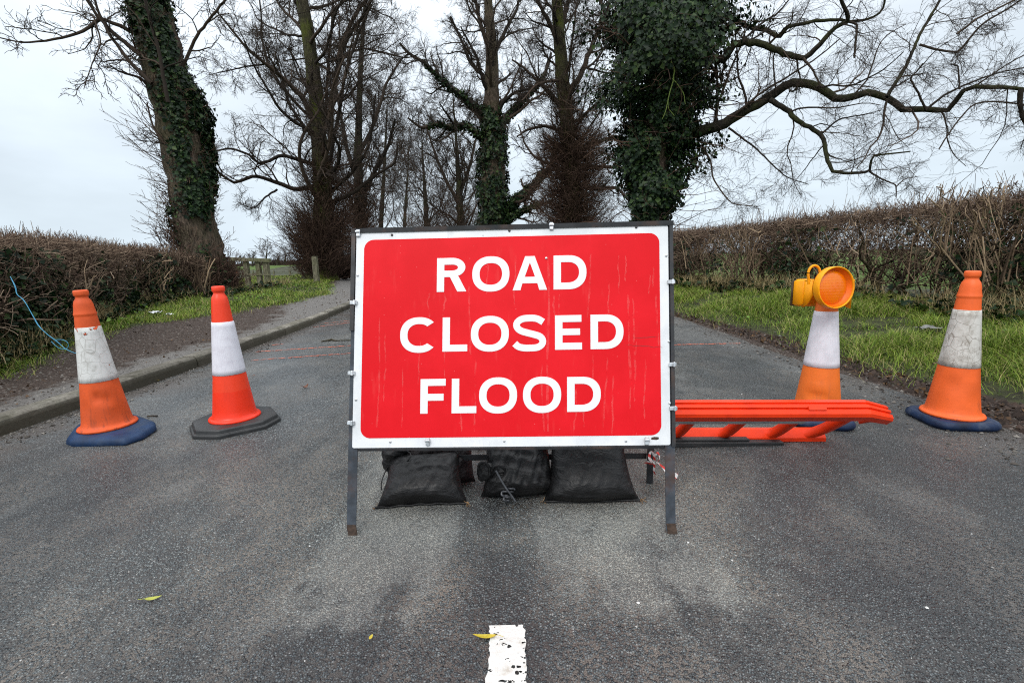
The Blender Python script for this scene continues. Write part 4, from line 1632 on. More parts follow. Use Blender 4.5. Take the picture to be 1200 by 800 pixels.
def branches(rng, P, Rr, spec):
    """spec: list of (per, f0, f1, lfac, (a0, a1), n, wig, up, rfac, rmin, lmin, lmax); returns the levels"""
    out = []
    for k, (per, f0, f1, lf, ang, n, wig, up, rf, rmin, lmin, lmax) in enumerate(spec):
        P, Rr = children(P, Rr, per, f0, f1, lf, ang, n, wig, up, rng, rf, rmin, lmin, lmax, thin=k == 0)
        out.append((P, Rr))
    return out


def px_r(p):
    """metres per photo pixel across an upright trunk at p"""
    d = np.asarray(p, float) - CAMO
    dep = d @ fw
    return dep * dep / F / np.linalg.norm(d, axis=-1)


def trunk_line(pts, Y, n, dys=None):
    """pixel points (x, y, width) carried to the distance Y"""
    P, r = [], []
    for i, (x, y, w_) in enumerate(pts):
        yy = Y + (dys[i] if dys else 0)
        p = pw(x, y, yy)
        P.append(p)
        r.append(px_r(p) * w_ / 2)
    return P, r


def path_at(P, f):
    x = f * (len(P) - 1)
    i = np.clip(x.astype(int), 0, len(P) - 2)
    t = (x - i)
    if P.ndim == 1:
        return P[i] * (1 - t) + P[i + 1] * t
    return P[i] * (1 - t)[:, None] + P[i + 1] * t[:, None]


def make_tree(label, Y, trunk, limbs, auto, spec, seed, mat=M_BARK, group='bare avenue trees', lobes=0.12, base_z=None, ivy=None, brush=None, limb_mat=None, twig_mat=None, stub=None, autolen=(2.5, 6.), trunk_sides=18, name='bare_tree', flare_k=.35):
    rng = np.random.default_rng(seed)
    P, r = trunk_line(trunk, Y, 40)
    root = empty(name, tuple(P[0]))
    tag(root, label, 'tree', group)
    o = np.array(P[0])
    TP, TR = resample(np.array(P), np.array(r), 46, .05, rng)
    g = Geo()
    tubes(g, TP - o, TR, trunk_sides, rng)
    v = g.v[0].reshape(len(TP), trunk_sides, 3)       # flutes and burrs
    a = np.arange(trunk_sides) * 2 * math.pi / trunk_sides
    c = (TP - o)[:, None]
    k = 1 + lobes * (np.sin(3 * a + rng.random() * 6)[None] * .5 + .5 * np.sin(5 * a[None] + .25 * np.arange(len(TP))[:, None]) + rng.normal(0, .5, (len(TP), trunk_sides)))
    flare = 1 + flare_k * np.exp(-np.arange(len(TP)) / 1.3)[:, None] * (1 + .4 * np.sin(4 * a + 1)[None])
    g.v[0] = (c + (v - c) * (k * flare)[..., None]).reshape(-1, 3)
    g.build('trunk', mat, root)
    all_l1, ivl = [], []
    for lb in limbs:
        pts = lb['p']
        D = lb.get('d', [0] * len(pts))
        if len(D) == 2:
            D = np.linspace(D[0], D[1], len(pts))
        Q = np.array([pw(x, y, Y + dd) for (x, y), dd in zip(pts, D)])
        rr = np.linspace(lb['w'][0], lb['w'][1], len(pts)) / 2 * px_r(Q)
        LP, LR = resample(Q, rr, 40 if lb.get('part') else 20, .16, rng, .55)
        all_l1.append((LP, LR, lb))
    cg = Geo()
    l1P, l1R = [], []
    for LP, LR, lb in all_l1:
        if lb.get('part'):
            g = Geo()
            tubes(g, LP - o, LR, 10, rng)
            g.build('limb', limb_mat or mat, root)
        else:
            tubes(cg, LP - o, LR, 8, rng)
        if lb.get('ivy'):
            ivl.append((LP, LR, lb['ivy']))
        if len(LP) == 40:
            LP, LR = LP[::2], LR[::2]
        l1P.append(LP)
        l1R.append(LR)
    if auto:
        n_, f0, f1, ang, up, wig = auto
        f = f0 + (f1 - f0) * (np.arange(n_) + rng.random(n_)) / n_
        st = path_at(TP, f)
        rs = path_at(TR, f)
        az = rng.permutation(n_) * 2 * math.pi / n_ + rng.random(n_) * .6
        el = ang[0] + (ang[1] - ang[0]) * rng.random(n_)
        d = np.stack([np.cos(az) * np.cos(el), np.sin(az) * np.cos(el), np.sin(el)], -1)
        ln = (autolen[0] + (autolen[1] - autolen[0]) * rng.random(n_)) * (1.15 - .5 * f)
        pts = [st]
        for k in range(19):
            pts.append(pts[-1] + d * (ln / 19)[:, None])
            d = norm(d + rng.normal(0, wig, d.shape) + (0, 0, up))
        AP = np.stack(pts, 1)
        AR = np.linspace(1, .28, 20)[None] * (rs * (.11 + .19 * rng.random(n_)))[:, None]
        tubes(cg, AP - o, AR, 7, rng)
        l1P += list(AP)
        l1R += list(AR)
    L1, R1 = np.array(l1P), np.array(l1R)
    sides = [5, 4, 3, 3, 3]
    for i, (Q, q) in enumerate(branches(rng, L1, R1, spec)):
        tubes(cg, Q - o, q, sides[i], rng)
    cg.build('crown', twig_mat or M_TWIG, root)
    if ivl:
        g = Geo()
        for LP, LR, N in ivl:
            f = rng.random(N) ** 1.3 * .75
            c = path_at(LP, f)
            nr = norm(rng.normal(size=(N, 3)))
            rad = path_at(LR, f) + .16 * rng.random(N) * (1 - f)
            leaves(g, c + nr * rad[:, None] - o, norm(nr + (0, 0, .3)), .13, rng)
        g.build('limb_ivy', M_IVY, root)
    if ivy:
        for iv in ivy:
            g = Geo()
            N = iv['n']
            f = iv['f'][0] + (iv['f'][1] - iv['f'][0]) * rng.random(N)
            c = path_at(TP, f)
            if 'pad' in iv:
                pf = np.array(iv['pad'])
                rad = path_at(TR, f) + np.interp(f, pf[:, 0], pf[:, 1])
            else:
                rad = path_at(TR, f) * 1.04
            th = rng.random(N) * 2 * math.pi
            if 'arc' in iv:
                th = iv['arc'][0] + (iv['arc'][1] - iv['arc'][0]) * rng.random(N) + .18 * rng.normal(size=N)
            nr = np.stack([np.cos(th), np.sin(th), np.zeros(N)], -1)
            clump = bumps(th * 1.3 + seed, c[:, 2] * 1.1) + .6 * bumps(th * 3.1, c[:, 2] * 2.7 + seed)
            keep = clump > iv.get('gap', -9)
            depth = rng.random(N) ** 1.6
            R_ = rad * (1 - iv.get('thick', .25) * depth) + iv.get('lump', .1) * np.interp(f, [0, .12, .3], [.35, .5, 1]) * clump * (1 - .4 * depth)
            pos = c + nr * R_[:, None] + rng.normal(0, .03, (N, 3))
            keep &= (pos[:, 2] > .3)
            leaves(g, pos[keep] - o, norm(nr[keep] + (0, 0, .3)), iv['size'], rng)
            g.build('ivy', iv.get('mat', M_IVY), root)
    if brush:
        g = Geo()
        for br in brush:
            N = br['n']
            f = br['f'][0] + (br['f'][1] - br['f'][0]) * rng.random(N) ** br.get('pow', 1.2)
            th = rng.random(N) * 2 * math.pi
            if 'arc' in br:
                th = br['arc'][0] + (br['arc'][1] - br['arc'][0]) * rng.random(N)
            c = path_at(TP, f)
            rr = path_at(TR, f)
            nr = np.stack([np.cos(th), np.sin(th), 0 * th], -1)
            st = c + nr * (rr * .9 + np.interp(f, *np.array(br['out']).T) * rng.random(N) if 'out' in br else rr * .9)[:, None]
            spread = br.get('spread', .9)
            d = norm(nr * spread * (.35 + rng.random((N, 1))) + np.array([0, 0, 1.]) * br.get('rise', .8) + rng.normal(0, .25, (N, 3)))
            ln = br['len'][0] + (br['len'][1] - br['len'][0]) * rng.random(N) ** 1.5
            n_ = 6
            pts = [st]
            for k in range(n_ - 1):
                pts.append(pts[-1] + d * (ln / (n_ - 1))[:, None])
                d = norm(d + rng.normal(0, .16, d.shape) + (0, 0, br.get('curl', .10)))
            Q = np.stack(pts, 1)
            q = np.linspace(1, .4, n_)[None] * (br.get('r', .011) * (.5 + rng.random(N)))[:, None]
            tubes(g, Q - o, q, 3, rng)
            C, cq = children(Q, q, br.get('sub', 3), .25, .95, .42, (R(25), R(60)), 4, .2, .05, rng, .7, max(.005, br.get('r', .011) * .5), .12, 1.2)
            tubes(g, C - o, cq, 3, rng)
        g.build('basal_shoots', M_BRUSH, root)
    return root


A = R
#        per  f0   f1   lfac  angles           n  wig  up  rfac rmin  lmin lmax
SP_FAR = [(8, .22, .97, .46, (A(30), A(65)), 8, .20, .05, .50, .009, .5, 4.0),
          (7, .18, .97, .50, (A(28), A(62)), 6, .22, .03, .55, .007, .3, 2.0),
          (6, .15, .98, .55, (A(25), A(60)), 5, .22, .02, .60, .0055, .2, 1.2)]
SP_DIST = [(8, .18, .99, .48, (A(28), A(65)), 8, .18, .06, .50, .015, .8, 4.5),
           (6, .15, .99, .50, (A(26), A(60)), 6, .2, .04, .55, .012, .5, 2.6),
           (5, .12, .99, .55, (A(24), A(58)), 5, .2, .03, .60, .0095, .3, 1.5)]
SP_MID = [(9, .20, .97, .46, (A(30), A(68)), 9, .22, .05, .50, .008, .5, 3.6),
          (8, .15, .97, .48, (A(28), A(65)), 7, .24, .02, .55, .006, .3, 1.9),
          (9, .12, .98, .55, (A(25), A(62)), 6, .22, .0, .60, .0045, .2, 1.2)]

# left avenue ------------------------------------------------------------
make_tree('thick leaning trunk wrapped in ivy rising behind the left hedge', 11.4,
          [(246, 352, 60), (242, 325, 56), (234, 285, 53), (226, 250, 53), (219, 200, 54), (207, 140, 59), (193, 85, 62), (178, 30, 63), (166, -20, 60), (150, -90, 50), (135, -200, 34), (122, -330, 20)],
          [dict(p=[(160, 40), (120, 22), (95, 38), (60, 47), (25, 50), (-10, 42)], w=(7, 2), d=(-.3, -1.5)),
           dict(p=[(172, 70), (140, 45), (115, 20), (95, -10)], w=(8, 4), d=(-.4, -.8)),
           dict(p=[(178, 98), (150, 70), (128, 40), (112, 5), (105, -30)], w=(7, 3), d=(-.6, -1.0)),
           dict(p=[(182, 110), (165, 92), (140, 84), (128, 76)], w=(5, 2), d=(-.3, -.6)),
           dict(p=[(214, 78), (232, 40), (252, 15), (285, -25)], w=(5, 3), d=(0, -.6)),
           dict(p=[(197, 120), (186, 60), (172, 10), (165, -30)], w=(6, 4), d=(-.75, -.9)),
           dict(p=[(110, 20), (118, 50), (106, 80), (98, 105)], w=(3, 1), d=(-.8, -1.1)),
           dict(p=[(205, 185), (180, 150), (172, 120)], w=(4, 2), d=(-.4, -.7))],
          (14, .60, .97, (R(10), R(55)), .03, .12), [(7, .15, .97, .45, (A(28), A(62)), 9, .22, .0, .55, .009, .4, 2.2), (6, .12, .97, .5, (A(28), A(62)), 7, .24, -.02, .6, .006, .22, 1.2), (4, .12, .98, .5, (A(25), A(60)), 5, .25, -.02, .7, .0045, .12, .6)],
          21, mat=M_BARK, lobes=.10,
          ivy=[dict(n=13000, f=(.17, .42), size=.07, arc=(R(-72), R(75)), pad=[(.15, .0), (.2, .03), (.3, .10), (.42, .08)], thick=.25, lump=.11, gap=-.35),
               dict(n=15000, f=(.36, .75), size=.07, arc=(R(-112), R(85)), pad=[(.36, .02), (.45, .06), (.75, .06)], thick=.25, lump=.10, gap=-.4),
               dict(n=5200, f=(.0, .10), size=.065, pad=[(0, .10), (.1, .02)], lump=.10, gap=-.3), dict(n=3000, f=(.07, .2), size=.065, pad=[(0, .03), (.2, .02)], lump=.05, gap=-.1)],
          brush=[dict(n=70, f=(.10, .34), arc=(R(140), R(235)), len=(.25, 1.0), r=.010, spread=1.1, rise=.5, sub=4),
                 dict(n=90, f=(.02, .12), arc=(R(130), R(250)), len=(.4, 1.3), r=.009, spread=.45, rise=1.0, sub=4),
                 dict(n=60, f=(.30, .62), arc=(R(120), R(250)), len=(.3, 1.2), r=.010, spread=1.0, rise=.8, sub=4),
                 dict(n=320, f=(.02, .6), arc=(R(-140), R(40)), len=(.2, .6), r=.006, spread=.8, rise=.3, sub=3), dict(n=420, f=(.0, .05), arc=(R(-180), R(60)), len=(.3, .9), r=.008, spread=.5, rise=.9, sub=4)],
          name='ivy_clad_tree', flare_k=.15)

make_tree('tall mossy-trunked bare tree with a brown thicket at its foot, beside the wooden post', 19.5,
          [(376, 331, 34), (377, 300, 27), (378, 250, 23), (377, 200, 22), (373, 150, 20), (369, 100, 19), (362, 50, 18), (354, 0, 17), (348, -60, 15), (345, -140, 12), (342, -240, 7)],
          [dict(p=[(372, 150), (355, 115), (335, 95), (312, 75), (290, 58), (268, 30), (250, 10)], w=(8.6, 2.1), d=(0, -2.5)),
           dict(p=[(312, 75), (290, 78), (262, 84), (245, 88)], w=(2.9, 1.0), d=(-1.2, -2)),
           dict(p=[(366, 60), (350, 30), (330, 10), (318, -10)], w=(5.8, 2.8), d=(0, 1)),
           dict(p=[(384, 150), (392, 100), (400, 55), (412, 25), (432, -5)], w=(9.4, 4.9), d=(0, 1)),
           dict(p=[(388, 120), (398, 70), (410, 40), (428, 15), (440, -10)], w=(6.5, 3.5), d=(.5, -1)),
           dict(p=[(386, 190), (396, 140), (404, 90), (420, 40), (436, 5)], w=(5.8, 2.8), d=(-.4, -1.5)),
           dict(p=[(402, 65), (425, 57), (450, 62), (475, 68), (490, 64)], w=(3.6, 1.4), d=(0, -1)),
           dict(p=[(372, 195), (352, 188), (330, 182), (305, 192), (290, 180), (268, 174), (250, 178)], w=(5.8, 2.1), d=(0, -2)),
           dict(p=[(370, 218), (345, 222), (320, 212), (298, 206), (275, 214), (258, 204), (248, 192)], w=(6.5, 2.8), d=(0, -2.8)),
           dict(p=[(325, 222), (310, 232), (298, 244), (283, 240)], w=(2.9, 1.0), d=(-1.2, -1.6)),
           dict(p=[(374, 170), (350, 140), (338, 120), (330, 90), (322, 60)], w=(5.0, 2.1), d=(-.2, .8)),
           dict(p=[(382, 230), (410, 205), (428, 180), (436, 150), (440, 110)], w=(5.0, 2.1), d=(.2, -1)),
           dict(p=[(384, 240), (415, 225), (440, 205), (462, 192), (466, 170)], w=(5.8, 2.1), d=(0, -1)),
           dict(p=[(380, 160), (383, 100), (388, 40), (392, -20)], w=(5.0, 2.8), d=(.8, 1.2))],
          (34, .18, .97, (R(0), R(60)), .06, .14), SP_MID, 33, mat=M_BARKM, lobes=.08,
          brush=[dict(n=1200, f=(.0, .12), len=(.5, 2.2), r=.011, spread=.80, rise=.95, sub=6, pow=1.0),
                 dict(n=800, f=(.06, .26), len=(.5, 1.6), r=.010, spread=.9, rise=.6, sub=5, pow=1.0),
                 dict(n=260, f=(.22, .45), len=(.4, 1.3), r=.009, spread=.9, rise=.7, sub=4)], autolen=(2.6, 6.))

make_tree('dark bare tree with thick brown foot close behind the mossy-trunked one', 27.0,
          [(424, 322, 20), (423, 280, 16), (421, 230, 12), (420, 180, 10), (421, 120, 8), (424, 60, 6), (428, 0, 4), (430, -80, 1)],
          [dict(p=[(421, 235), (440, 200), (455, 170), (463, 140)], w=(7, 3), d=(0, -1.5)), dict(p=[(421, 220), (408, 180), (400, 140), (392, 90)], w=(7, 3), d=(0, 1.5)),
           dict(p=[(422, 180), (440, 140), (452, 100), (470, 70)], w=(6, 2.5), d=(0, 1))],
          (34, .15, .98, (R(15), R(65)), .05, .13), SP_FAR, 41, mat=M_LIMB, lobes=.08,
          brush=[dict(n=1000, f=(.0, .28), len=(.6, 2.4), r=.012, spread=.9, rise=.8, sub=5, pow=1.0)], autolen=(2., 5.))
make_tree('slender farther bare tree between the dark-footed one and the sign', 43.0,
          [(445, 312, 8), (446, 270, 6), (449, 220, 4.5), (452, 160, 2.6), (454, 110, .6)],
          [], (30, .1, .99, (R(15), R(65)), .06, .13), SP_DIST, 43, mat=M_LIMB, autolen=(3.5, 7.), trunk_sides=10)

# right avenue -----------------------------------------------------------
z3 = lambda L: [(780 + .35 * u, .35 * v) for u, v in L]
IVR = make_tree('massive tree swathed in dark ivy with long crooked limbs over the right hedge', 15.2,
          [(764, 318, 36), (764, 290, 30), (764, 250, 26), (767, 200, 31), (772, 150, 38), (776, 100, 40), (782, 50, 40), (788, 0, 38), (792, -60, 34), (794, -150, 28), (796, -280, 16)],
          [dict(p=z3([(20, 470), (120, 440), (200, 410), (280, 365), (350, 325), (430, 275), (520, 295), (590, 335), (660, 315), (740, 325), (800, 370), (870, 365), (940, 375), (980, 325), (1010, 292), (1100, 292), (1200, 300), (1290, 330)]), w=(15, 6), d=(0, -3.6), part=True),
           dict(p=z3([(740, 325), (800, 230), (860, 100), (920, 0), (960, -90)]), w=(6, 3), d=(-2.1, -1.6), part=True),
           dict(p=z3([(350, 335), (410, 370), (440, 405), (520, 450), (540, 520), (555, 570), (600, 580), (680, 575), (692, 525), (750, 515), (820, 508)]), w=(8, 2), d=(-1, -2.8), part=True),
           dict(p=z3([(680, 572), (715, 595), (770, 620), (772, 660)]), w=(3, 1.5), d=(-2.3, -2.6)),
           dict(p=z3([(772, 625), (800, 600), (850, 590)]), w=(2, 1), d=(-2.5, -2.6)),
           dict(p=z3([(60, 215), (130, 208), (200, 190), (222, 155), (270, 140), (330, 150), (400, 180), (460, 195), (510, 155), (560, 100), (610, 70), (600, 30), (580, -20)]), w=(13, 5), d=(0, -2.4), part=True),
           dict(p=z3([(180, 50), (240, 72), (290, 92), (340, 100), (380, 125), (410, 92), (480, 75), (560, 65), (620, 72), (680, 65), (725, 35), (740, -30)]), w=(8, 3), d=(.4, -2), part=True),
           dict(p=z3([(612, 72), (640, 85), (636, 140), (632, 195)]), w=(4, 3), d=(-1.7, -1.9)),
           dict(p=z3([(460, 195), (490, 230), (520, 290)]), w=(4, 2), d=(-1.9, -2)),
           dict(p=z3([(870, 365), (845, 310), (820, 265), (845, 235), (862, 212)]), w=(3.5, 2), d=(-2.6, -2.9)),
           dict(p=z3([(850, 150), (900, 165), (975, 175), (1005, 145), (1060, 80), (1130, 40), (1190, 0)]), w=(4, 3), d=(-1.8, -2.5)),
           dict(p=z3([(975, 115), (1040, 65), (1110, 30), (1190, -10)]), w=(4, 3), d=(-2.5, -3)),
           dict(p=z3([(985, 300), (982, 260), (978, 222), (955, 215)]), w=(3, 2), d=(-3, -3)),
           dict(p=z3([(870, 370), (930, 320), (990, 290), (1060, 262), (1130, 240), (1210, 225)]), w=(4, 2), d=(-2.6, -3)),
           dict(p=z3([(915, 500), (940, 460), (975, 410), (1030, 350), (1100, 340), (1200, 350)]), w=(2, 3), d=(-3, -3.3)),
           dict(p=z3([(1192, 300), (1185, 340), (1195, 390), (1230, 470)]), w=(9, 5), d=(-3.5, -3.4)),
           dict(p=z3([(120, 485), (150, 540), (160, 600), (220, 680), (310, 692)]), w=(3, 1), d=(-.4, -1)),
           dict(p=z3([(210, 428), (300, 495), (400, 590), (480, 618)]), w=(3, 1), d=(-.8, -1.4)),
           dict(p=z3([(370, 320), (360, 200), (375, 150)]), w=(2.5, 1.5), d=(-1, -1)),
           dict(p=z3([(280, 355), (305, 320), (320, 290)]), w=(3, 2), d=(-.8, -.8)),
           dict(p=z3([(520, 450), (580, 400), (660, 385), (720, 370)]), w=(3, 1), d=(-1.5, -2)),
           dict(p=z3([(100, 60), (60, 20), (20, -30)]), w=(6, 4), d=(-.5, -.9)),
           dict(p=[(735, 60), (712, 20), (690, -30)], w=(7, 4), d=(-.3, 1))],
          (16, .50, .97, (R(0), R(55)), .03, .12), [(12, .08, .97, .42, (A(30), A(85)), 10, .19, -.015, .36, .0055, .5, 3.2), (8, .10, .97, .52, (A(25), A(65)), 8, .20, -.02, .5, .004, .3, 1.9), (8, .12, .98, .58, (A(22), A(58)), 6, .18, -.02, .6, .0030, .2, 1.3)],
          55, mat=M_BARK, limb_mat=M_LIMB, lobes=.1,
          ivy=[dict(n=90000, f=(.02, .80), size=.085, pad=[(0, .06), (.11, .14), (.2, .42), (.28, .62), (.4, .95), (.53, 1.25), (.66, 1.3), (.8, 1.0)], thick=.6, lump=.36, gap=-.75),
               dict(n=24000, f=(.14, .80), size=.11, pad=[(.14, .35), (.2, .62), (.3, .95), (.4, 1.35), (.53, 1.85), (.66, 1.9), (.8, 1.5)], thick=.5, lump=.55, gap=.30),
               dict(n=3500, f=(.05, .6), size=.12, pad=[(0, .10), (.11, .17), (.2, .45), (.28, .68), (.4, 1.02), (.53, 1.27), (.6, 1.25)], thick=.1, lump=.17, gap=.5, mat=M_IVYG)],
          brush=[dict(n=300, f=(.06, .70), len=(.7, 2.2), r=.013, spread=1.1, rise=.1, sub=2, curl=-.02, out=[(0, .25), (.2, .8), (.4, 1.5), (.7, 1.9)])],
          autolen=(2.5, 5.5), name='ivy_clad_tree')

IVT = np.array(IVR.location)
g = Geo()
for pts, w0, w1 in (([(786, 72), (790, 82), (788, 98), (784, 112), (783, 126), (790, 136)], 2.4, 1.), ([(786, 70), (776, 62), (770, 50)], 2, 1), ([(784, 112), (780, 130), (776, 140)], 1.5, .8), ([(788, 92), (800, 108), (803, 122)], 1.6, .8)):
    Q = np.array([pw(x, y, 13.55) for x, y in pts])
    P, r = resample(Q, np.linspace(w0, w1, len(pts)) / 2 * px_r(Q), 16, .25)
    tubes(g, P - IVT, r, 7)
ob = g.build('broken_bough', mat_mottled('lime_green_moss', (.10, .145, .022), .5, 30, .8))
ob.parent = IVR
ob['label'] = 'broken bough bright green with moss'

make_tree('tall bare tree with a bushy brown shoot-covered foot, left of the massive ivy tree', 24.0,
          [(672, 316, 26), (671, 260, 22), (669, 205, 20), (666, 160, 18), (661, 110, 19), (657, 60, 17), (653, 0, 15), (650, -70, 12), (648, -170, 6)],
          [dict(p=[(664, 140), (650, 118), (630, 95), (612, 78), (600, 70)], w=(6, 2), d=(0, -1)),
           dict(p=[(666, 150), (690, 130), (706, 115), (722, 105)], w=(5, 2), d=(0, -1)),
           dict(p=[(663, 115), (682, 85), (695, 50), (712, 15), (722, -20)], w=(8, 4), d=(0, 1)),
           dict(p=[(659, 60), (645, 30), (632, 5), (620, -20)], w=(7, 4), d=(0, -1)),
           dict(p=[(657, 40), (664, 10), (674, -30)], w=(8, 5), d=(0, .6)),
           dict(p=[(660, 95), (645, 95), (628, 100), (612, 118)], w=(5, 2), d=(0, -1.5)),
           dict(p=[(672, 200), (695, 196), (722, 196), (735, 200)], w=(6, 3), d=(0, -1)),
           dict(p=[(674, 215), (700, 222), (722, 220), (738, 236)], w=(6, 3), d=(0, -1.6)),
           dict(p=[(672, 180), (695, 170), (718, 160), (735, 165)], w=(6, 3), d=(0, 1)),
           dict(p=[(662, 155), (640, 148), (618, 152), (606, 160)], w=(5, 2), d=(0, -1.5))],
          (34, .26, .98, (R(5), R(62)), .05, .13), SP_MID, 61, mat=M_BARKM, lobes=.07,
          brush=[dict(n=2600, f=(.0, .34), len=(.6, 2.5), r=.013, spread=1.15, rise=.4, sub=6, pow=.9),
                 dict(n=500, f=(.28, .48), len=(.4, 1.3), r=.011, spread=.8, rise=.7, sub=4)], autolen=(2.2, 5.))

make_tree('bare tree with ivied lower trunk and forked arms, centred above the sign', 31.0,
          [(576, 312, 34), (577, 260, 31), (578, 210, 29), (577, 160, 26), (576, 130, 22), (577, 80, 17), (575, 40, 14), (572, 0, 12), (569, -70, 9), (566, -150, 5)],
          [dict(p=[(570, 135), (553, 120), (535, 108), (515, 92), (497, 74), (478, 62), (468, 50)], w=(10, 3), d=(0, -2), ivy=900),
           dict(p=[(570, 165), (548, 148), (530, 150), (512, 145), (494, 150), (478, 138)], w=(9, 2.5), d=(0, -2), ivy=1200),
           dict(p=[(584, 150), (602, 128), (622, 108), (638, 88), (646, 62)], w=(11, 3), d=(0, 1), ivy=1300),
           dict(p=[(584, 250), (602, 238), (624, 218), (642, 198), (650, 180)], w=(13, 5), d=(0, -1.5), ivy=2200),
           dict(p=[(588, 262), (610, 248), (630, 240), (648, 236)], w=(8, 3), d=(0, -2), ivy=1600),
           dict(p=[(580, 140), (590, 120), (604, 108), (630, 102)], w=(6, 3), d=(0, -1)),
           dict(p=[(574, 60), (562, 25), (556, -10)], w=(7, 4), d=(0, 1)),
           dict(p=[(576, 70), (590, 40), (606, 10), (612, -20)], w=(6, 3), d=(0, 1)),
           dict(p=[(572, 95), (552, 75), (542, 50), (528, 20)], w=(6, 3), d=(0, 1))],
          (30, .36, .98, (R(5), R(62)), .05, .13), SP_MID, 71, mat=M_BARK, lobes=.08,
          ivy=[dict(n=11000, f=(.0, .44), size=.17, pad=[(0, .20), (.25, .22), (.45, .06)], thick=.35, lump=.16, gap=-.7)],
          brush=[dict(n=260, f=(.05, .5), len=(.4, 1.4), r=.012, spread=1., rise=.3, sub=4)], autolen=(2.5, 6.))
make_tree('bushy brown tree lower than its neighbours, left of the tree centred above the sign', 42.0,
          [(540, 306, 12), (540, 260, 10), (538, 215, 7), (535, 170, 4), (532, 130, 2.), (530, 100, .6)],
          [dict(p=[(538, 240), (522, 210), (510, 180), (500, 150)], w=(5, 2), d=(0, -1)), dict(p=[(538, 230), (552, 190), (560, 150)], w=(5, 2), d=(0, 1))],
          (40, .06, .99, (R(15), R(66)), .07, .12), SP_DIST, 81, mat=M_LIMB,
          brush=[dict(n=500, f=(.0, .32), len=(1.0, 4.0), r=.013, spread=1.1, rise=.55, sub=6)], autolen=(3.5, 7.), trunk_sides=10)
make_tree('spreading bare tree, lower and farther off, left half hidden by the sign', 56.0,
          [(500, 305, 9), (500, 265, 7), (498, 225, 4.5), (495, 180, 2.2), (494, 150, .5)],
          [], (40, .06, .99, (R(18), R(66)), .06, .12), SP_DIST, 91, mat=M_LIMB,
          brush=[dict(n=380, f=(.0, .3), len=(1.5, 5.0), r=.014, spread=1.1, rise=.7, sub=6)], autolen=(4.5, 9.), trunk_sides=10)
make_tree('thin distant bare tree with upright branches, at the road bend', 74.0,
          [(474, 306, 6), (474, 270, 4.5), (476, 230, 3), (478, 195, 1.4), (479, 165, .4)],
          [], (34, .08, .99, (R(25), R(70)), .06, .12), SP_DIST, 95, mat=M_LIMB, autolen=(4.5, 9.), trunk_sides=8)

ob = make_tree('low brown bramble bush beyond the wooden post, against the edge of the sign', 21.5,
               [(404, 327, 4), (404, 316, 3), (405, 306, 2), (405, 298, .6)], [dict(p=[(403, 320), (396, 310), (392, 300)], w=(2, .8)), dict(p=[(404, 318), (411, 308), (415, 299)], w=(2, .8))],
               None, [(8, .1, .98, .6, (A(25), A(60)), 6, .2, .04, .6, .008, .4, 1.5), (6, .1, .98, .6, (A(25), A(60)), 5, .2, .02, .6, .006, .2, .8)], 171, mat=M_LIMB, group='',
               brush=[dict(n=700, f=(.0, .7), len=(.3, 1.1), r=.010, spread=1.2, rise=.5, sub=4)], name='bramble_bush', trunk_sides=6)
ob['category'] = 'bush'

# small far trees over the field on the left ------------------------------
SP_TINY = [(6, .2, .97, .5, (A(28), A(60)), 6, .2, .05, .6, .04, .6, 4.0), (6, .15, .97, .52, (A(25), A(60)), 5, .2, .03, .65, .03, .4, 2.4)]
for k, (x, yb, yt, Y, lab) in enumerate(((312, 312, 282, 150, 'tallest round-headed bare tree on the far side of the green field'), (296, 313, 294, 185, 'small low-headed bare tree far off, seen above the wooden fence'),
                                         (334, 311, 290, 170, 'far bare tree half hidden by the brown thicket'), (283, 313, 298, 215, 'faint bare tree on the horizon near the ivied trunk'),
                                         (325, 311, 296, 230, 'smallest faint bare tree on the horizon beyond the round-headed one'))):
    make_tree(lab, Y, [(x, yb, 3.), (x, yb - (yb - yt) * .3, 2.2), (x + 1, yb - (yb - yt) * .65, 1.2), (x + 1, yt + 3, .5)], [], (16, .2, .92, (R(10), R(70)), .05, .10), SP_TINY, 200 + k,
              mat=M_LIMB, group='bare trees across the field', autolen=((yb - yt) * Y / F * .35, (yb - yt) * Y / F * .6), trunk_sides=6)
g = Geo()
rg = np.random.default_rng(77)
N = 9000
xs = rg.uniform(-190, 60, N)
yy = 240 + .18 * np.abs(xs) + rg.normal(0, 3, N)
top = 2.6 + 1.1 * np.sin(xs * .09) + .8 * np.sin(xs * .23 + 1) + .5 * np.sin(xs * .61)
base = np.stack([xs, yy, np.full(N, -.4)], -1)
hgt = (top * (.35 + .65 * rg.random(N)))
P = np.stack([base, base + np.stack([rg.normal(0, .4, N), 0 * xs, hgt * .55], -1), base + np.stack([rg.normal(0, .9, N), rg.normal(0, .9, N), hgt], -1)], 1)
tubes(g, P, np.tile([.16, .12, .05], (N, 1)), 3, rg)
tag(g.build('far_hedgerow', M_TWIG), 'dark low hedgerow along the far edge of the green field', 'hedgerow', kind='stuff')

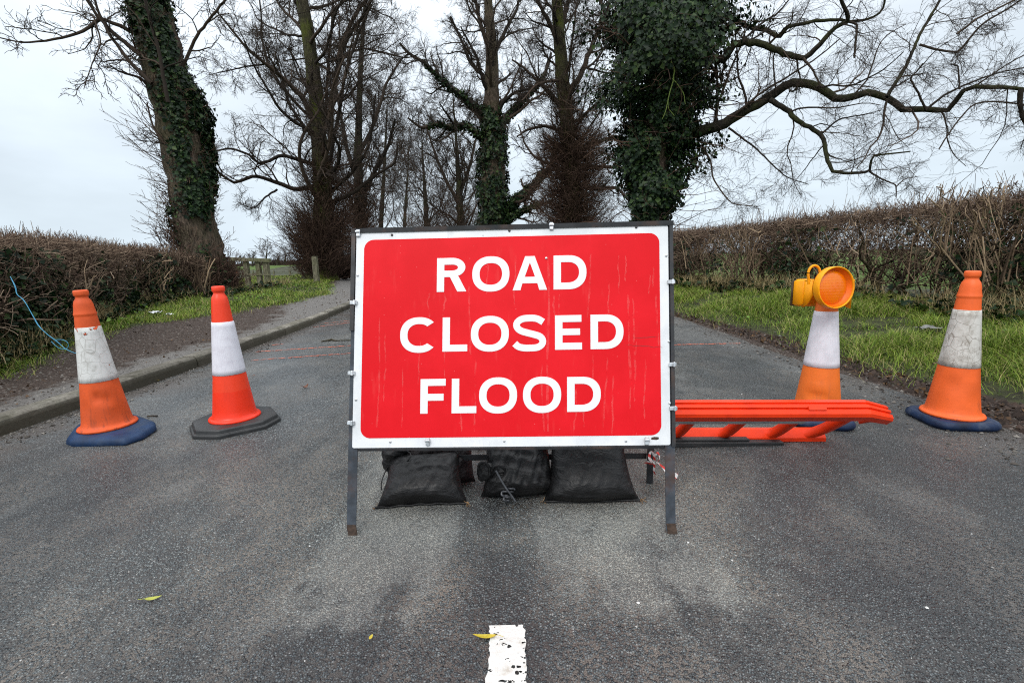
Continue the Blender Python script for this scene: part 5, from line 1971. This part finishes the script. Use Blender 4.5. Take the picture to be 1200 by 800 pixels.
# ------------------------------------------------------------------ hedges
def hedge(name, label, front, tops, depth, n_twig, n_leaf, n_stem, seed, side, n_tall, n_cut, cut_at=None, n_ivy=0, gap=.35, ivy_s=(0, 1), cuts=(), tall=.16):
    """front: foot of the near face; tops: height of the trimmed top, both along the run"""
    rng = np.random.default_rng(seed)
    Fp = np.array(front, float)
    n = 80
    Fl, _ = resample(Fp, np.ones(len(Fp)), n)
    d0 = np.concatenate([[0], np.cumsum(np.linalg.norm(np.diff(Fp, axis=0), axis=1))])
    sN = np.linspace(0, d0[-1], n)
    topz = np.interp(sN, d0, tops)
    dr = norm(np.gradient(Fl, axis=0))
    out = np.stack([-dr[:, 1], dr[:, 0], 0 * dr[:, 0]], 1) * side
    o = np.array([Fl[n // 2, 0], Fl[n // 2, 1], 0])
    root = empty(name, tuple(o))
    tag(root, label, 'hedge')
    dist = np.linalg.norm(Fl[:, :2], axis=1)
    wgt = 1 / np.clip(dist, 2.5, 40) ** .75
    cdf = np.concatenate([[0], np.cumsum((wgt[1:] + wgt[:-1]) / 2)])
    cdf /= cdf[-1]

    def at(k):
        s = np.interp(rng.random(k), cdf, np.arange(n))
        i = np.clip(s.astype(int), 0, n - 2)
        t = (s - i)[:, None]
        return Fl[i] * (1 - t) + Fl[i + 1] * t, out[i], (topz[i] * (1 - t[:, 0]) + topz[i + 1] * t[:, 0]), np.clip(dist[i], 2.5, 40), s / (n - 1), dr[i]

    # woody stems
    g = Geo()
    b, nr, tz, ds, ss, al = at(n_stem)
    p0 = b + nr * (depth * (.2 + .6 * rng.random((n_stem, 1)))) - (0, 0, .05)
    hh = (tz - b[:, 2]) * (.65 + .35 * rng.random(n_stem))
    d = norm(rng.normal(0, .22, (n_stem, 3)) + al * rng.normal(0, .35, (n_stem, 1)) + (0, 0, 1.))
    pts = [p0]
    for k in range(8):
        pts.append(pts[-1] + d * (hh / 8)[:, None])
        d = norm(d + rng.normal(0, .20, d.shape) + (0, 0, .06))
    SP = np.stack(pts, 1)
    SR = np.linspace(1, .35, 9)[None] * (.010 + .026 * rng.random(n_stem) ** 2)[:, None]
    tubes(g, SP - o, SR, 6, rng)
    g.build('stems', M_STEM, root)
    # side branches and the mass of twigs
    g = Geo()
    C, cr = children(SP, SR, 9, .18, 1., .42, (R(25), R(75)), 6, .22, .06, rng, .55, .0045, .15, .8)
    tubes(g, C - o, cr, 4, rng)
    b, nr, tz, ds, ss, al = at(n_twig)
    h = rng.random(n_twig) ** .72
    h = np.where(rng.random(n_twig) < .2, .86 + .12 * rng.random(n_twig), h)
    u = rng.beta(.8, .9, n_twig)
    wid = np.interp(h, [0, .3, .8, 1], [.55, .85, 1.0, .8])
    pos = b + nr * (depth * (.5 + (u - .5) * wid))[:, None]
    ztop = tz + .035 * bumps(b[:, 0] * 2, b[:, 1] * 2) + .03 * bumps(b[:, 0] * 7, b[:, 1] * 6)
    pos[:, 2] = b[:, 2] + .02 + h * (ztop - b[:, 2] - .05)
    thin = bumps(b[:, 0] * 1.3 + seed, b[:, 1] * 1.7 + h * 2.) + .5 * bumps(ss * 41, h * 5)
    keep = (h > gap + .12 * thin) | (rng.random(n_twig) < .28)
    face = (u - .5)[:, None] * 2
    d = norm(rng.normal(0, .75, (n_twig, 3)) + nr * face * .5 + np.array([0, 0, .45]))
    ln = (.09 + .30 * rng.random(n_twig) ** 1.4) * np.interp(ds, [3, 12, 30], [.85, 1.15, 1.6])
    rr = np.interp(ds, [3, 10, 30], [.0020, .0040, .010]) * (.6 + 1.3 * rng.random(n_twig) ** 3)
    pts = [pos - d * (ln * .5)[:, None]]
    for k in range(4):
        pts.append(pts[-1] + d * (ln / 4)[:, None])
        d = norm(d + rng.normal(0, .22, d.shape) + (0, 0, .05))
    Q = np.stack(pts, 1)
    lim = (ztop + .04 + .05 * rng.random(n_twig))[:, None]
    Q[:, :, 2] = np.minimum(np.maximum(Q[:, :, 2], .02), lim)
    q = np.linspace(1, .45, 5)[None] * rr[:, None]
    tubes(g, (Q - o)[keep], q[keep], 3, rng)
    # sprouts standing up out of the trimmed top
    b, nr, tz, ds, ss, al = at(n_tall)
    p0 = b + nr * (depth * (.15 + .7 * rng.random((n_tall, 1))))
    p0[:, 2] = tz - .12
    d = norm(rng.normal(0, .33, (n_tall, 3)) + (0, 0, 1.))
    ln = .13 + tall * rng.random(n_tall) ** 3
    Q = np.stack([p0 + d * (ln * k)[:, None] for k in (0, .4, .75, 1)], 1)
    rr = np.interp(ds, [3, 10, 30], [.0026, .0042, .010])
    tubes(g, Q - o, np.linspace(1, .6, 4)[None] * rr[:, None], 3, rng)
    tag(g.build('twigs', M_HEDGE, root), kind='stuff')
    # cut ends and split pale wood, where the photograph shows them
    if cuts:
        g = Geo()
        for (x0, x1, y0, y1, Yc, N, fan) in cuts:
            N = int(N * 1.5)
            xm = (x0 + x1) / 2
            full = rng.random(N) < .22
            xb = rng.uniform(x0, x1, N)
            yb_ = np.where(full, y1 + rng.uniform(-8, 6, N), y0 + (y1 - y0) * rng.random(N) ** .8)
            ln = np.where(full, (y1 - y0) * rng.uniform(.5, 1., N), rng.uniform(8, 26, N))
            dx = (xb - xm) * (fan - 1) * .9 + rng.normal(0, .28, N) * ln
            dep = Yc + rng.uniform(-.12, .35, N)
            a = np.array([pw(x, yy, d) for x, yy, d in zip(xb, yb_, dep)])
            e = np.array([pw(x + q, max(y0 + rng.uniform(-4, 10), yy - l), d + rng.uniform(-.15, .1)) for x, q, yy, l, d in zip(xb, dx, yb_, ln, dep)])
            md = (a + e) / 2 + rng.normal(0, .14, (N, 3)) * np.linalg.norm(e - a, axis=1, keepdims=True)
            q = np.stack([a, a * .45 + md * .55 + rng.normal(0, .008, (N, 3)), md, md * .45 + e * .55 + rng.normal(0, .012, (N, 3)), e], 1)
            r0 = (.0035 + .0065 * rng.random(N) ** 2) * (Yc / 7) ** .7 * np.where(full, 1.25, 1)
            tubes(g, q - o, np.linspace(1, .7, 5)[None] * r0[:, None], 5, rng, rnd=np.clip(rng.random(N) ** 1.5, 0, 1))
        tag(g.build('cut_stems', M_CUT, root), kind='stuff')
    if n_cut:
        g = Geo()
        b, nr, tz, ds, ss, al = at(n_cut * 8)
        if cut_at is not None:
            w_ = np.zeros(len(ss))
            for c0, sp_ in cut_at:
                w_ = np.maximum(w_, np.exp(-((ss - c0) / sp_) ** 2))
            k_ = rng.random(len(ss)) < w_ * .6 + .05
        else:
            k_ = rng.random(len(ss)) < .12
        k_ = np.where(k_)[0][:n_cut]
        b, nr, tz, ds, al = b[k_], nr[k_], tz[k_], ds[k_], al[k_]
        m_ = len(k_)
        p0 = b + nr * (depth * (-.02 + .35 * rng.random((m_, 1))))
        p0[:, 2] = b[:, 2] + (tz - b[:, 2]) * (.30 + .62 * rng.random(m_))
        d = norm(rng.normal(0, .35, (m_, 3)) - nr * .35 + al * rng.normal(0, .3, (m_, 1)) + (0, 0, .9))
        ln = .10 + .30 * rng.random(m_)
        pts = [p0 - d * (ln * .5)[:, None]]
        for k in range(4):
            pts.append(pts[-1] + d * (ln / 4)[:, None])
            d = norm(d + rng.normal(0, .13, d.shape))
        rr = np.interp(ds, [3, 10, 30], [.005, .009, .014]) * (.5 + rng.random(m_))
        tubes(g, np.stack(pts, 1) - o, np.linspace(1, .7, 5)[None] * rr[:, None], 5, rng)
        g.build('cut_stems', M_CUT, root)
    # clinging dead leaves
    g = Geo()
    b, nr, tz, ds, ss, al = at(n_leaf)
    h = rng.random(n_leaf)
    pos = b + nr * (depth * (.1 + .85 * rng.random((n_leaf, 1))))
    pos[:, 2] = b[:, 2] + .03 + h * (tz - b[:, 2] - .08)
    thin = bumps(b[:, 0] * 1.3 + seed, b[:, 1] * 1.7 + h * 2.)
    kp = (h > gap + .12 * thin) | (rng.random(n_leaf) < .25)
    leaves(g, pos[kp] - o, norm(rng.normal(size=(int(kp.sum()), 3))), np.interp(ds, [3, 10, 30], [.030, .045, .09])[kp][:, None], rng)
    g.build('dead_leaves', M_DEAD, root)
    if n_ivy:
        g = Geo()
        b, nr, tz, ds, ss, al = at(n_ivy * 3)
        h = rng.random(len(ss)) ** 1.1
        cl = bumps(b[:, 0] * 2.1 + seed, b[:, 1] * 1.9) + .4 * bumps(h * 6, b[:, 1] * 3)
        kp = np.where((cl > .35) & (ss > ivy_s[0]) & (ss < ivy_s[1]))[0][:n_ivy]
        pos = b[kp] + nr[kp] * (depth * (.02 + .25 * rng.random((len(kp), 1))))
        pos[:, 2] = b[kp, 2] + .02 + h[kp] * (tz - b[:, 2])[kp] * .85
        leaves(g, pos - o, norm(-nr[kp] + rng.normal(0, .4, (len(kp), 3)) + (0, 0, .3)), np.interp(ds[kp], [3, 10, 30], [.045, .06, .1])[:, None], rng)
        g.build('ivy', M_IVY, root)
    return root


def foot(px, py, zf, it=6):
    z = .2
    for _ in range(it):
        p = ground(px, py, z)
        z = float(zf(p[0], p[1]))
    return np.array([p[0], p[1], z])


LHF = [foot(*p, z_left) for p in ((0, 425), (55, 404), (110, 380), (160, 362), (205, 352), (248, 349))]
LHF = [LHF[0] + (LHF[0] - LHF[1]) * 1.6] + LHF
d_ = norm(LHF[-1] - LHF[-2])
lt = [pw(x, y, f[1] + .3)[2] for (x, y), f in zip(((0, 272), (55, 275), (110, 281), (160, 287), (205, 291), (248, 303)), LHF[1:])]
hedge('hedge', 'low trimmed brown hedge on the left, ivy-patched and ending at the leaning tree', LHF, [lt[0]] + lt, .80, 27000, 3200, 190, 5, 1, 1500, 0, None, 5200, .42, cuts=[(120, 200, 300, 350, 8.2, 60, 1.2), (30, 110, 300, 370, 5.2, 26, 1.2), (200, 245, 300, 345, 9.6, 40, 1.1)])
RHF = [foot(*p, z_right) for p in ((1200, 374), (1050, 354), (930, 342), (800, 331))]
rt = [pw(x, y, f[1] + .35)[2] for (x, y), f in zip(((1200, 222), (1050, 240), (930, 255), (800, 269)), RHF)]
RHF = [np.array([RHF[0][0] + .15, 1.2, .28]), RHF[0] * (1, 1, 1)] + RHF[1:] + [np.array([1.9, 19., .27]), np.array([-2.2, 29., .27])]
rt = [rt[0], rt[0]] + rt[1:] + [rt[-1], rt[-1]]
hedge('hedge', 'tall dense brown hedge with pale cut stems along the right verge', RHF, rt, 1.0, 60000, 7000, 380, 6, -1, 3200, 0, None, 3000, .36, (0, .6),
      tall=.26, cuts=[(855, 890, 264, 322, 7.9, 70, 1.6), (1100, 1118, 216, 300, 4.9, 34, 1.2), (1138, 1200, 212, 335, 4.5, 110, 1.3), (960, 1060, 255, 330, 6.2, 34, 1.2), (800, 850, 272, 318, 9.5, 24, 1.2), (845, 858, 305, 318, 7.8, 5, 2.), (1060, 1100, 250, 330, 5.2, 20, 1.3)])

# ------------------------------------------------------------------ grass
def grass(name, label, N, xf, zf, y0, y1, seed, hmin, hmax, clump=1.0, mat=M_GRASS, lean=.5):
    rng = np.random.default_rng(seed)
    y = np.exp(rng.uniform(math.log(y0), math.log(y1), N))
    x, keep = xf(y, rng)
    z = zf(x, y)
    c = bumps(x * 1.7 + seed, y * 1.5) + .7 * bumps(x * 5 + 3, y * 4.4)
    keep &= c > -clump + .9 * rng.normal(size=N) * .4
    x, y, z, c = x[keep], y[keep], z[keep], c[keep]
    N = len(x)
    h = (hmin + (hmax - hmin) * rng.random(N) ** 1.6) * np.clip(1 + .38 * c, .3, 1.9)
    w_ = np.interp(y, [2, 6, 12, 25], [.0026, .0042, .008, .016]) * (.7 + .6 * rng.random(N))
    az = rng.random(N) * 2 * math.pi
    d = np.stack([np.cos(az), np.sin(az), 0 * az], 1)
    ld = np.stack([np.cos(az + 1.57 + rng.normal(0, .5, N)), np.sin(az + 1.57 + rng.normal(0, .5, N)), 0 * az], 1)
    le = (lean * (.2 + rng.random(N)))[:, None]
    b = np.stack([x, y, z - .01], 1)
    up_ = np.array([0, 0, 1.])
    v0, v1 = b - d * w_[:, None] / 2, b + d * w_[:, None] / 2
    m1 = b + up_ * (h * .55)[:, None] + ld * le * (h * .30)[:, None]
    v2, v3 = m1 - d * (w_ * .4)[:, None], m1 + d * (w_ * .4)[:, None]
    tip = b + up_ * (h * .92)[:, None] + ld * le * (h * 1.0)[:, None]
    V = np.stack([v0, v1, v2, v3, tip], 1)
    o = np.array([0, 0, 0])
    k = np.arange(N)[:, None] * 5
    T = np.concatenate([k + np.array([[0, 1, 3]]), k + np.array([[0, 3, 2]]), k + np.array([[2, 3, 4]])])
    rn = np.clip(.44 + .24 * rng.normal(size=N) + .10 * bumps(x * .8 + 4, y * .7), 0, .92)
    rn = np.where(rng.random(N) < .13, 1.0, rn)
    g = Geo().add(V.reshape(-1, 3), T, np.repeat(rn, 5))
    return tag(g.build(name, mat, smooth=True), label, kind='stuff')


def xl(y, rng):
    e = grass_edge_l(y)
    q = rng.random(len(y)) ** 1.25 * np.interp(y, [3, 8, 20, 40], [1.0, 3.6, 6., 9.])
    x = e - q + .10 * rng.normal(size=len(y))
    near = np.interp(y, [3, 5, 7], [.45, .8, 1.])
    return x, rng.random(len(y)) < near


def xr(y, rng):
    e = grass_edge_r(y)
    q = rng.random(len(y)) ** 1.1 * np.interp(y, [2, 8, 20, 40], [2.4, 2.5, 3., 4.])
    x = e + q + .12 * rng.normal(size=len(y))
    return x, rng.random(len(y)) < np.clip(q / .7 + .05 + .22 * bumps(x * 1.5, y * 1.9), 0, 1)


grass('grass', 'bright green grass strip between the muddy path and the left hedge', 120000, xl, z_left, 3.4, 26, 301, .018, .10, .75, lean=1.5)
grass('grass', 'long green grass on the bank below the right hedge', 260000, xr, z_right, 2.6, 26, 302, .020, .125, .75, lean=1.7)


def xr2(y, rng):
    q = rng.random(len(y))
    hx = np.interp(y, [f[1] for f in RHF], [f[0] for f in RHF])
    x = hx - .55 * q ** 1.3 + .15
    return x, bumps(x * .8, y * .9) > -.6


def xl2(y, rng):
    hx = np.interp(y, [f[1] for f in LHF] + [20], [f[0] for f in LHF] + [LHF[-1][0] - 2])
    x = hx + .40 * rng.random(len(y)) ** 1.3 - .2
    return x, bumps(x * .9 + 2, y * .8) > -.2


grass('dry_grass', 'straw-coloured dead stalks at the foot of the right hedge', 16000, xr2, z_right, 3, 26, 303, .10, .34, 9, M_STRAW, .9)
grass('dry_grass', 'straw-coloured dead stalks at the foot of the left hedge', 6000, xl2, z_left, 3, 16, 304, .06, .24, 9, M_STRAW, .9)


def scatter_leaves(name, label, N, xf, zf, y0, y1, seed, size, mat, up_=.10):
    rng = np.random.default_rng(seed)
    y = np.exp(rng.uniform(math.log(y0), math.log(y1), N))
    x, keep = xf(y, rng)
    x, y = x[keep], y[keep]
    z = zf(x, y) + up_ * rng.random(len(x)) ** 2 + .004
    g = Geo()
    leaves(g, np.stack([x, y, z], 1), norm(rng.normal(0, .35, (len(x), 3)) + (0, 0, 1)), size * np.interp(y, [3, 12], [1., 1.6])[:, None], rng, droop=0.)
    return tag(g.build(name, mat), label, kind='stuff')


scatter_leaves('ivy_ground_cover', 'dark ivy creeping along the foot of the right hedge', 9000, lambda y, r: (lambda a: (a[0] - .05, a[1]))(xr2(y, r)), z_right, 3, 22, 311, .05, M_IVY, .16)
scatter_leaves('ivy_ground_cover', 'dark ivy and weeds creeping along the foot of the left hedge', 6500, xl2, z_left, 2.8, 14, 312, .045, M_IVY, .12)


def xmudl(y, rng):
    e = grass_edge_l(y)
    k = cx(y) + KERB_L - .13
    return k + (e - k) * (rng.random(len(y)) * 1.05), np.ones(len(y), bool)


def xmudr(y, rng):
    e = grass_edge_r(y)
    k = cx(y) + ROAD_R
    return k + (e - k) * rng.random(len(y)) ** 1.0, np.ones(len(y), bool)


scatter_leaves('leaf_litter', 'scraps of dead leaf trodden into the muddy footway', 700, xmudl, z_left, 2.4, 14, 313, .016, M_DEAD, .004)
scatter_leaves('verge_weeds', 'low broad-leaved green weeds in the left grass strip', 5000, lambda y, r: (lambda a: (a[0], a[1] & (bumps(a[0] * 1.9, y * 1.3) > .45)))(xl(y, r)), z_left, 3.4, 16, 315, .028, M_WEED, .10)
scatter_leaves('verge_weeds', 'low broad-leaved green weeds on the right bank', 6000, lambda y, r: (lambda a: (a[0], a[1] & (bumps(a[0] * 1.9, y * 1.3) > .55)))(xr(y, r)), z_right, 2.8, 14, 316, .022, M_WEED, .06)
scatter_leaves('leaf_litter', 'scraps of dead leaf in the mud of the right road edge', 1500, xmudr, z_right, 1.8, 14, 314, .022, M_DEAD, .010)


# small stones, grit and mud crumbs
def stones(name, label, P, size, mat, seed):
    rng = np.random.default_rng(seed)
    N = len(P)
    octa = np.array([[1, 0, 0], [.3, .95, 0], [-.8, .6, 0], [-.8, -.6, 0], [.3, -.95, 0], [.1, .1, .8], [0, 0, -.6]])
    a = rng.random(N) * 6.3
    c, s = np.cos(a), np.sin(a)
    V = octa[None] * (1 + .25 * rng.normal(size=(N, 7, 1)))
    V = np.stack([V[..., 0] * c[:, None] - V[..., 1] * s[:, None], V[..., 0] * s[:, None] + V[..., 1] * c[:, None], V[..., 2]], -1)
    sc = size * (.4 + rng.random(N) ** 3 * 1.6)
    V = V * sc[:, None, None] + P[:, None]
    T = np.array([[0, 1, 5], [1, 2, 5], [2, 3, 5], [3, 4, 5], [4, 0, 5], [1, 0, 6], [2, 1, 6], [3, 2, 6], [4, 3, 6], [0, 4, 6]])
    F_ = (np.arange(N)[:, None, None] * 7 + T[None]).reshape(-1, 3)
    return tag(Geo().add(V.reshape(-1, 3), F_, np.repeat(rng.random(N), 7)).build(name, mat, smooth=False), label, kind='stuff')


M_GRIT = mat_rnd('grit', [(.025, .021, .018), (.07, .062, .054), (.12, .11, .098), (.22, .205, .185)], .85)
M_MUDC = mat_rnd('mud_crumbs', [(.016, .011, .009), (.035, .024, .019), (.065, .045, .036)], .8)
rg = np.random.default_rng(401)
y = np.exp(rg.uniform(math.log(1.2), math.log(12), 2600))
x = cx(y) + KERB_L + .02 + .22 * rg.random(2600) ** 2.2
stones('kerb_grit', 'grit and crumbs gathered against the left kerb', np.stack([x, y, 0 * x + .003], 1), .0055, M_GRIT, 1)
y = np.exp(rg.uniform(math.log(1.3), math.log(12), 3400))
x = cx(y) + ROAD_R + .25 * rg.normal(size=3400) * .8 - .05
stones('edge_grit', 'loose stones along the muddy right edge of the road', np.stack([x, y, np.maximum(z_right(x, y), 0) + .002], 1), .0065, M_GRIT, 2)
y = np.exp(rg.uniform(math.log(1.5), math.log(12), 5200))
x, _ = xmudr(y, rg)
stones('mud_clods', 'dark crumbs of churned mud along the right verge', np.stack([x, y, z_right(x, y)], 1), .014, M_MUDC, 3)
y = np.exp(rg.uniform(math.log(1.9), math.log(12), 2600))
x, _ = xmudl(y, rg)
stones('mud_crumbs', 'dark crumbs and stones on the muddy left footway', np.stack([x, y, z_left(x, y)], 1), .0055, M_GRIT, 4)
y = np.exp(rg.uniform(math.log(.8), math.log(4), 260))
x = rg.uniform(-2.4, 2.4, 260)
x, y = x[:120], y[:120]
stones('road_chippings', 'scattered pale stone chippings on the asphalt', np.stack([x, y, 0 * x + .001], 1), .0026, mat_rnd('pale_chips', [(.2, .19, .18), (.5, .48, .46), (.7, .7, .68)], .6), 5)

# ------------------------------------------------------------------ wooden fence, post, wire fence, far cones
YF = 14.6
root = empty('wooden_fence', tuple(pw(292, 335, YF)))
tag(root, 'short weathered wooden post-and-rail fence beside the ivied leaning tree', 'fence')
o = np.array(root.location)


def post(parent, x, yb, yt, Y, wpx, o, name='post', mat=M_WOOD):
    a, b = pw(x, yb, Y), pw(x, yt, Y)
    b[0] = a[0] + (b[0] - a[0]) * .4
    w_ = wpx / F * Y
    g = Geo()
    box(g, (a + b) / 2 - o, (w_, w_ * 1.0, b[2] - a[2]), None, .006)
    return g.build(name, mat, parent, smooth=False)


for x in (275, 291, 305, 314):
    post(root, x, 337, 304.5, YF, 4.8 if x < 314 else 5.6, o)
for (ya, yb) in ((303.2, 305.2), (321, 322)):
    a, b = pw(262, ya, YF - .07), pw(317, yb, YF - .07)
    g = Geo()
    if ya < 310:
        rect_bar(g, a - o, b - o, .105, .12, (0, 0, 1))
    else:
        rect_bar(g, a - o, b - o, .05, .04, (0, 0, 1))
    g.build('rail', M_WOOD, root, smooth=False)
p0 = pw(371, 331, 17.2)
root = empty('wooden_post', tuple(p0))
tag(root, 'single weathered wooden post in front of the brown thicket', 'post')
post(root, 371, 332, 301, 17.2, 5.2, p0)
g = Geo()
cap_ = pw(371, 301, 17.2) - p0
box(g, cap_ * (0.4, 1, 1) + (0, 0, .012), (.175, .175, .024), None, .01)
g.build('post_top', M_WOOD, root, smooth=False)

YW = 24.
a, b = pw(262, 322, YW), pw(345, 322, YW)
root = empty('wire_fence', tuple((a + b) / 2 * (1, 1, 0) + (0, 0, -.3)))
tag(root, 'thin wire fence on low stakes at the edge of the green field', 'fence')
o = np.array(root.location)
for x in (268, 298, 322, 341):
    post(root, x, 333, 316, YW, 1.6, o, 'stake')
M_WIRE = simple_mat('dull_wire', (.22, .22, .20), .5, .6)
for yy in (317.5, 322, 326):
    g = Geo()
    P = np.stack([pw(x, yy + .3 * math.sin(x * .1), YW - .08) for x in np.linspace(258, 345, 12)])
    tubes(g, P - o, np.full(12, .007), 4)
    g.build('wire', M_WIRE, root)

MC_FAR, MS_FAR = cone_mat('distant_orange_plastic', (.75, .12, .02), .2, (.3, .1, .04), .3, .5), simple_mat('distant_white_sleeve', (.75, .74, .74), .5)
for x, lab in ((289, 'small distant orange and white cone standing behind the fence, nearer its end post'), (279.5, 'small distant cone behind the fence, nearer the ivied tree')):
    p = pw(x, 330.5, 25.5)
    p[2] = -.32
    c = make_cone(tuple(p), .3, (0, 0), MC_FAR, MS_FAR, MB_BLACK, lab, 'rubber', False)
    c['group'] = 'distant cones beyond the fence'

# ------------------------------------------------------------------ twine, litter, fallen leaves, sticks
g = Geo()
rg = np.random.default_rng(12)
tw = [(12, 324), (18, 336), (20, 345), (28, 352), (38, 370), (45, 381), (55, 391), (66, 399), (76, 408), (86, 413), (94, 414)]
Yt = [3.42, 3.38, 3.36, 3.33, 3.28, 3.24, 3.2, 3.17, 3.13, 3.10, 3.08]
for k in range(2):
    P = np.array([pw(x + (1.2 * k if 3 < i < 8 else 0) + rg.normal(0, .3), y + (1.6 * k if 3 < i < 8 else 0), Y) for i, ((x, y), Y) in enumerate(zip(tw, Yt))])
    P, r = resample(P, np.full(len(tw), .0021), 50)
    tubes(g, P, r, 6)
P, r = resample(np.array([pw(x, y, 3.15) for x, y in ((66, 398), (73, 398), (79, 401), (80, 406), (76, 409), (68, 407), (60, 400))]), np.full(7, .0021), 30)
tubes(g, P, r, 6)
tag(g.build('baler_twine', mat_mottled('blue_twine', (.045, .26, .42), .3, 200, .6, bump=.4, bscale=300)), 'frayed blue twine trailing from the left hedge to the mud', 'twine')


def litter(name, px, py, zf, w_, h_, mat, label, cat, seed):
    p = foot(px, py, zf)
    g = Geo()
    rg = np.random.default_rng(seed)
    n = 9
    X, Y_ = np.meshgrid(np.linspace(-1, 1, n), np.linspace(-1, 1, n), indexing='ij')
    Z = .4 + .35 * bumps(X * 2 + seed, Y_ * 2) + .12 * rg.normal(size=X.shape)
    V = np.stack([X * w_ * (1 + .15 * rg.normal(size=X.shape)), Y_ * w_ * .7, np.abs(Z) * h_ + .045], -1).reshape(-1, 3)
    i = np.arange(n - 1)[:, None] * n + np.arange(n - 1)[None]
    Q = np.stack([i, i + n, i + n + 1, i + 1], -1).reshape(-1, 4)
    g.add(V, Q)
    o_ = g.build(name, mat, smooth=False)
    o_.location = tuple(p)
    tag(o_, label, cat)


M_PAPER = simple_mat('white_litter', (.74, .75, .78), .5)
litter('litter', 183, 371, z_left, .065, .05, M_PAPER, 'crumpled white scrap of litter in the grass between the left-hand cones', 'litter', 1)
litter('litter', 199, 372.5, z_left, .04, .03, M_PAPER, 'smaller white scrap of litter just beside the crumpled one', 'litter', 5)
litter('litter', 1088, 391, z_right, .09, .03, mat_mottled('grey_litter', (.16, .16, .15), .4, 30, .7), 'grey scrap of litter lying in the grass of the right bank', 'litter', 3)


def fallen_leaf(px, py, ln, wd, ang, mat, label, curl=.3, stem=True):
    p = ground(px, py)
    o = np.array([p[0], p[1], .003])
    g = Geo()
    n = 13
    s = np.linspace(0, 1, n)
    hw = wd / 2 * np.sin(np.pi * s ** .8) ** .8
    z = .002 + curl * ln * (s - .45) ** 2
    V = []
    for k in range(n):
        V += [(s[k] * ln - ln / 2, hw[k], z[k] + hw[k] * .45), (s[k] * ln - ln / 2, .06 * ln * math.sin(3 * s[k]) * 0, z[k]), (s[k] * ln - ln / 2, -hw[k], z[k] + hw[k] * .25)]
    f = []
    for k in range(n - 1):
        f += [[3 * k, 3 * k + 1, 3 * k + 4, 3 * k + 3], [3 * k + 1, 3 * k + 2, 3 * k + 5, 3 * k + 4]]
    g.polys(np.array(V), f)
    if stem:
        tubes(g, np.array([(-ln / 2 - .016, .003, .002 + .004), (-ln / 2 - .006, 0, z[0]), (-ln / 2 + .004, 0, z[0])]), np.full(3, .0008), 4)
    c, s_2 = math.cos(ang), math.sin(ang)
    g.v = [np.stack([v[:, 0] * c - v[:, 1] * s_2, v[:, 0] * s_2 + v[:, 1] * c, v[:, 2]], 1) for v in g.v]
    ob = g.build('fallen_leaf', mat)
    ob.location = tuple(o)
    tag(ob, label, 'leaf', 'fallen leaves on the road')


M_YLEAF = mat_mottled('yellow_leaf', (.52, .42, .035), .3, 60, .45, (.32, .18, .05), .8, 60)
M_YGLEAF = mat_mottled('yellow_green_leaf', (.42, .44, .06), .3, 60, .45, (.35, .25, .06), .6, 60)
M_BLEAF = mat_mottled('brown_leaf', (.13, .05, .025), .4, 60, .5)
fallen_leaf(568, 748, .060, .014, R(178), M_YLEAF, 'yellow leaf lying across the edge of the white line', .5)
fallen_leaf(180, 703, .045, .012, R(12), M_YGLEAF, 'pale yellow-green leaf alone on the asphalt nearest the left kerb side', .5)
fallen_leaf(358, 455, .05, .045, R(50), M_BLEAF, 'curled reddish brown leaf on the road between the black-based cone and sign', 2.)
fallen_leaf(184, 447, .075, .028, R(-20), M_YLEAF, 'yellow leaf by the kerb between the two left-hand cones', .6)
fallen_leaf(435, 748, .016, .008, R(80), M_YLEAF, 'tiny yellow leaf scrap left of the white line', .3, False)
fallen_leaf(297, 441, .03, .02, R(40), M_BLEAF, 'small dark leaf speck on the road beside the clean red-orange cone', 1.)

g = Geo()
P, r = resample(np.array([ground(*p, .006) for p in ((172, 488), (178, 487), (184, 487))]), np.full(3, .004), 8, .3)
tubes(g, P, r, 5)
tag(g.build('stick', M_STEM), 'small broken stick on the road beside the blue-based cone', 'stick', 'sticks on the ground')
g = Geo()
P, r = resample(np.array([ground(*p, .010) for p in ((376, 400), (384, 399.3), (388, 398), (394, 399), (412, 398.5))]), np.array([.006, .010, .012, .007, .005]), 12, .2)
tubes(g, P, r, 5)
tag(g.build('stick', M_STEM), 'crooked dark stick on the far road, left of the sign', 'stick', 'sticks on the ground')
g = Geo()
a, b = foot(1092, 434, z_right), foot(1112, 429, z_right)
P, r = resample(np.array([a + (0, 0, .03), (a + b) / 2 + (0, 0, .04), b + (0, 0, .045)]), np.full(3, .006), 8, .2)
tubes(g, P, r, 5)
tag(g.build('stick', M_CUT), 'pale straight stick in the mud just behind the navy-based cone', 'stick', 'sticks on the ground')
# a pale rail and a leaning prop caught in the right hedge
g = Geo()
Yh = RHF[2][1] - .10
rect_bar(g, pw(1068, 293, Yh), pw(1112, 300, Yh - .2), .075, .03, (0, 0, 1))
tag(g.build('loose_rail', M_WOOD, smooth=False), 'weathered wooden rail caught level inside the right hedge above the mud', 'rail')
g = Geo()
P, r = resample(np.array([pw(1098, 353, Yh - .5), pw(1112, 340, Yh - .4), pw(1128, 326, Yh - .25)]), np.full(3, .012), 10, .2)
tubes(g, P, r, 6)
tag(g.build('stick', M_CUT), 'pale broken branch leaning against the foot of the right hedge', 'stick', 'sticks on the ground')
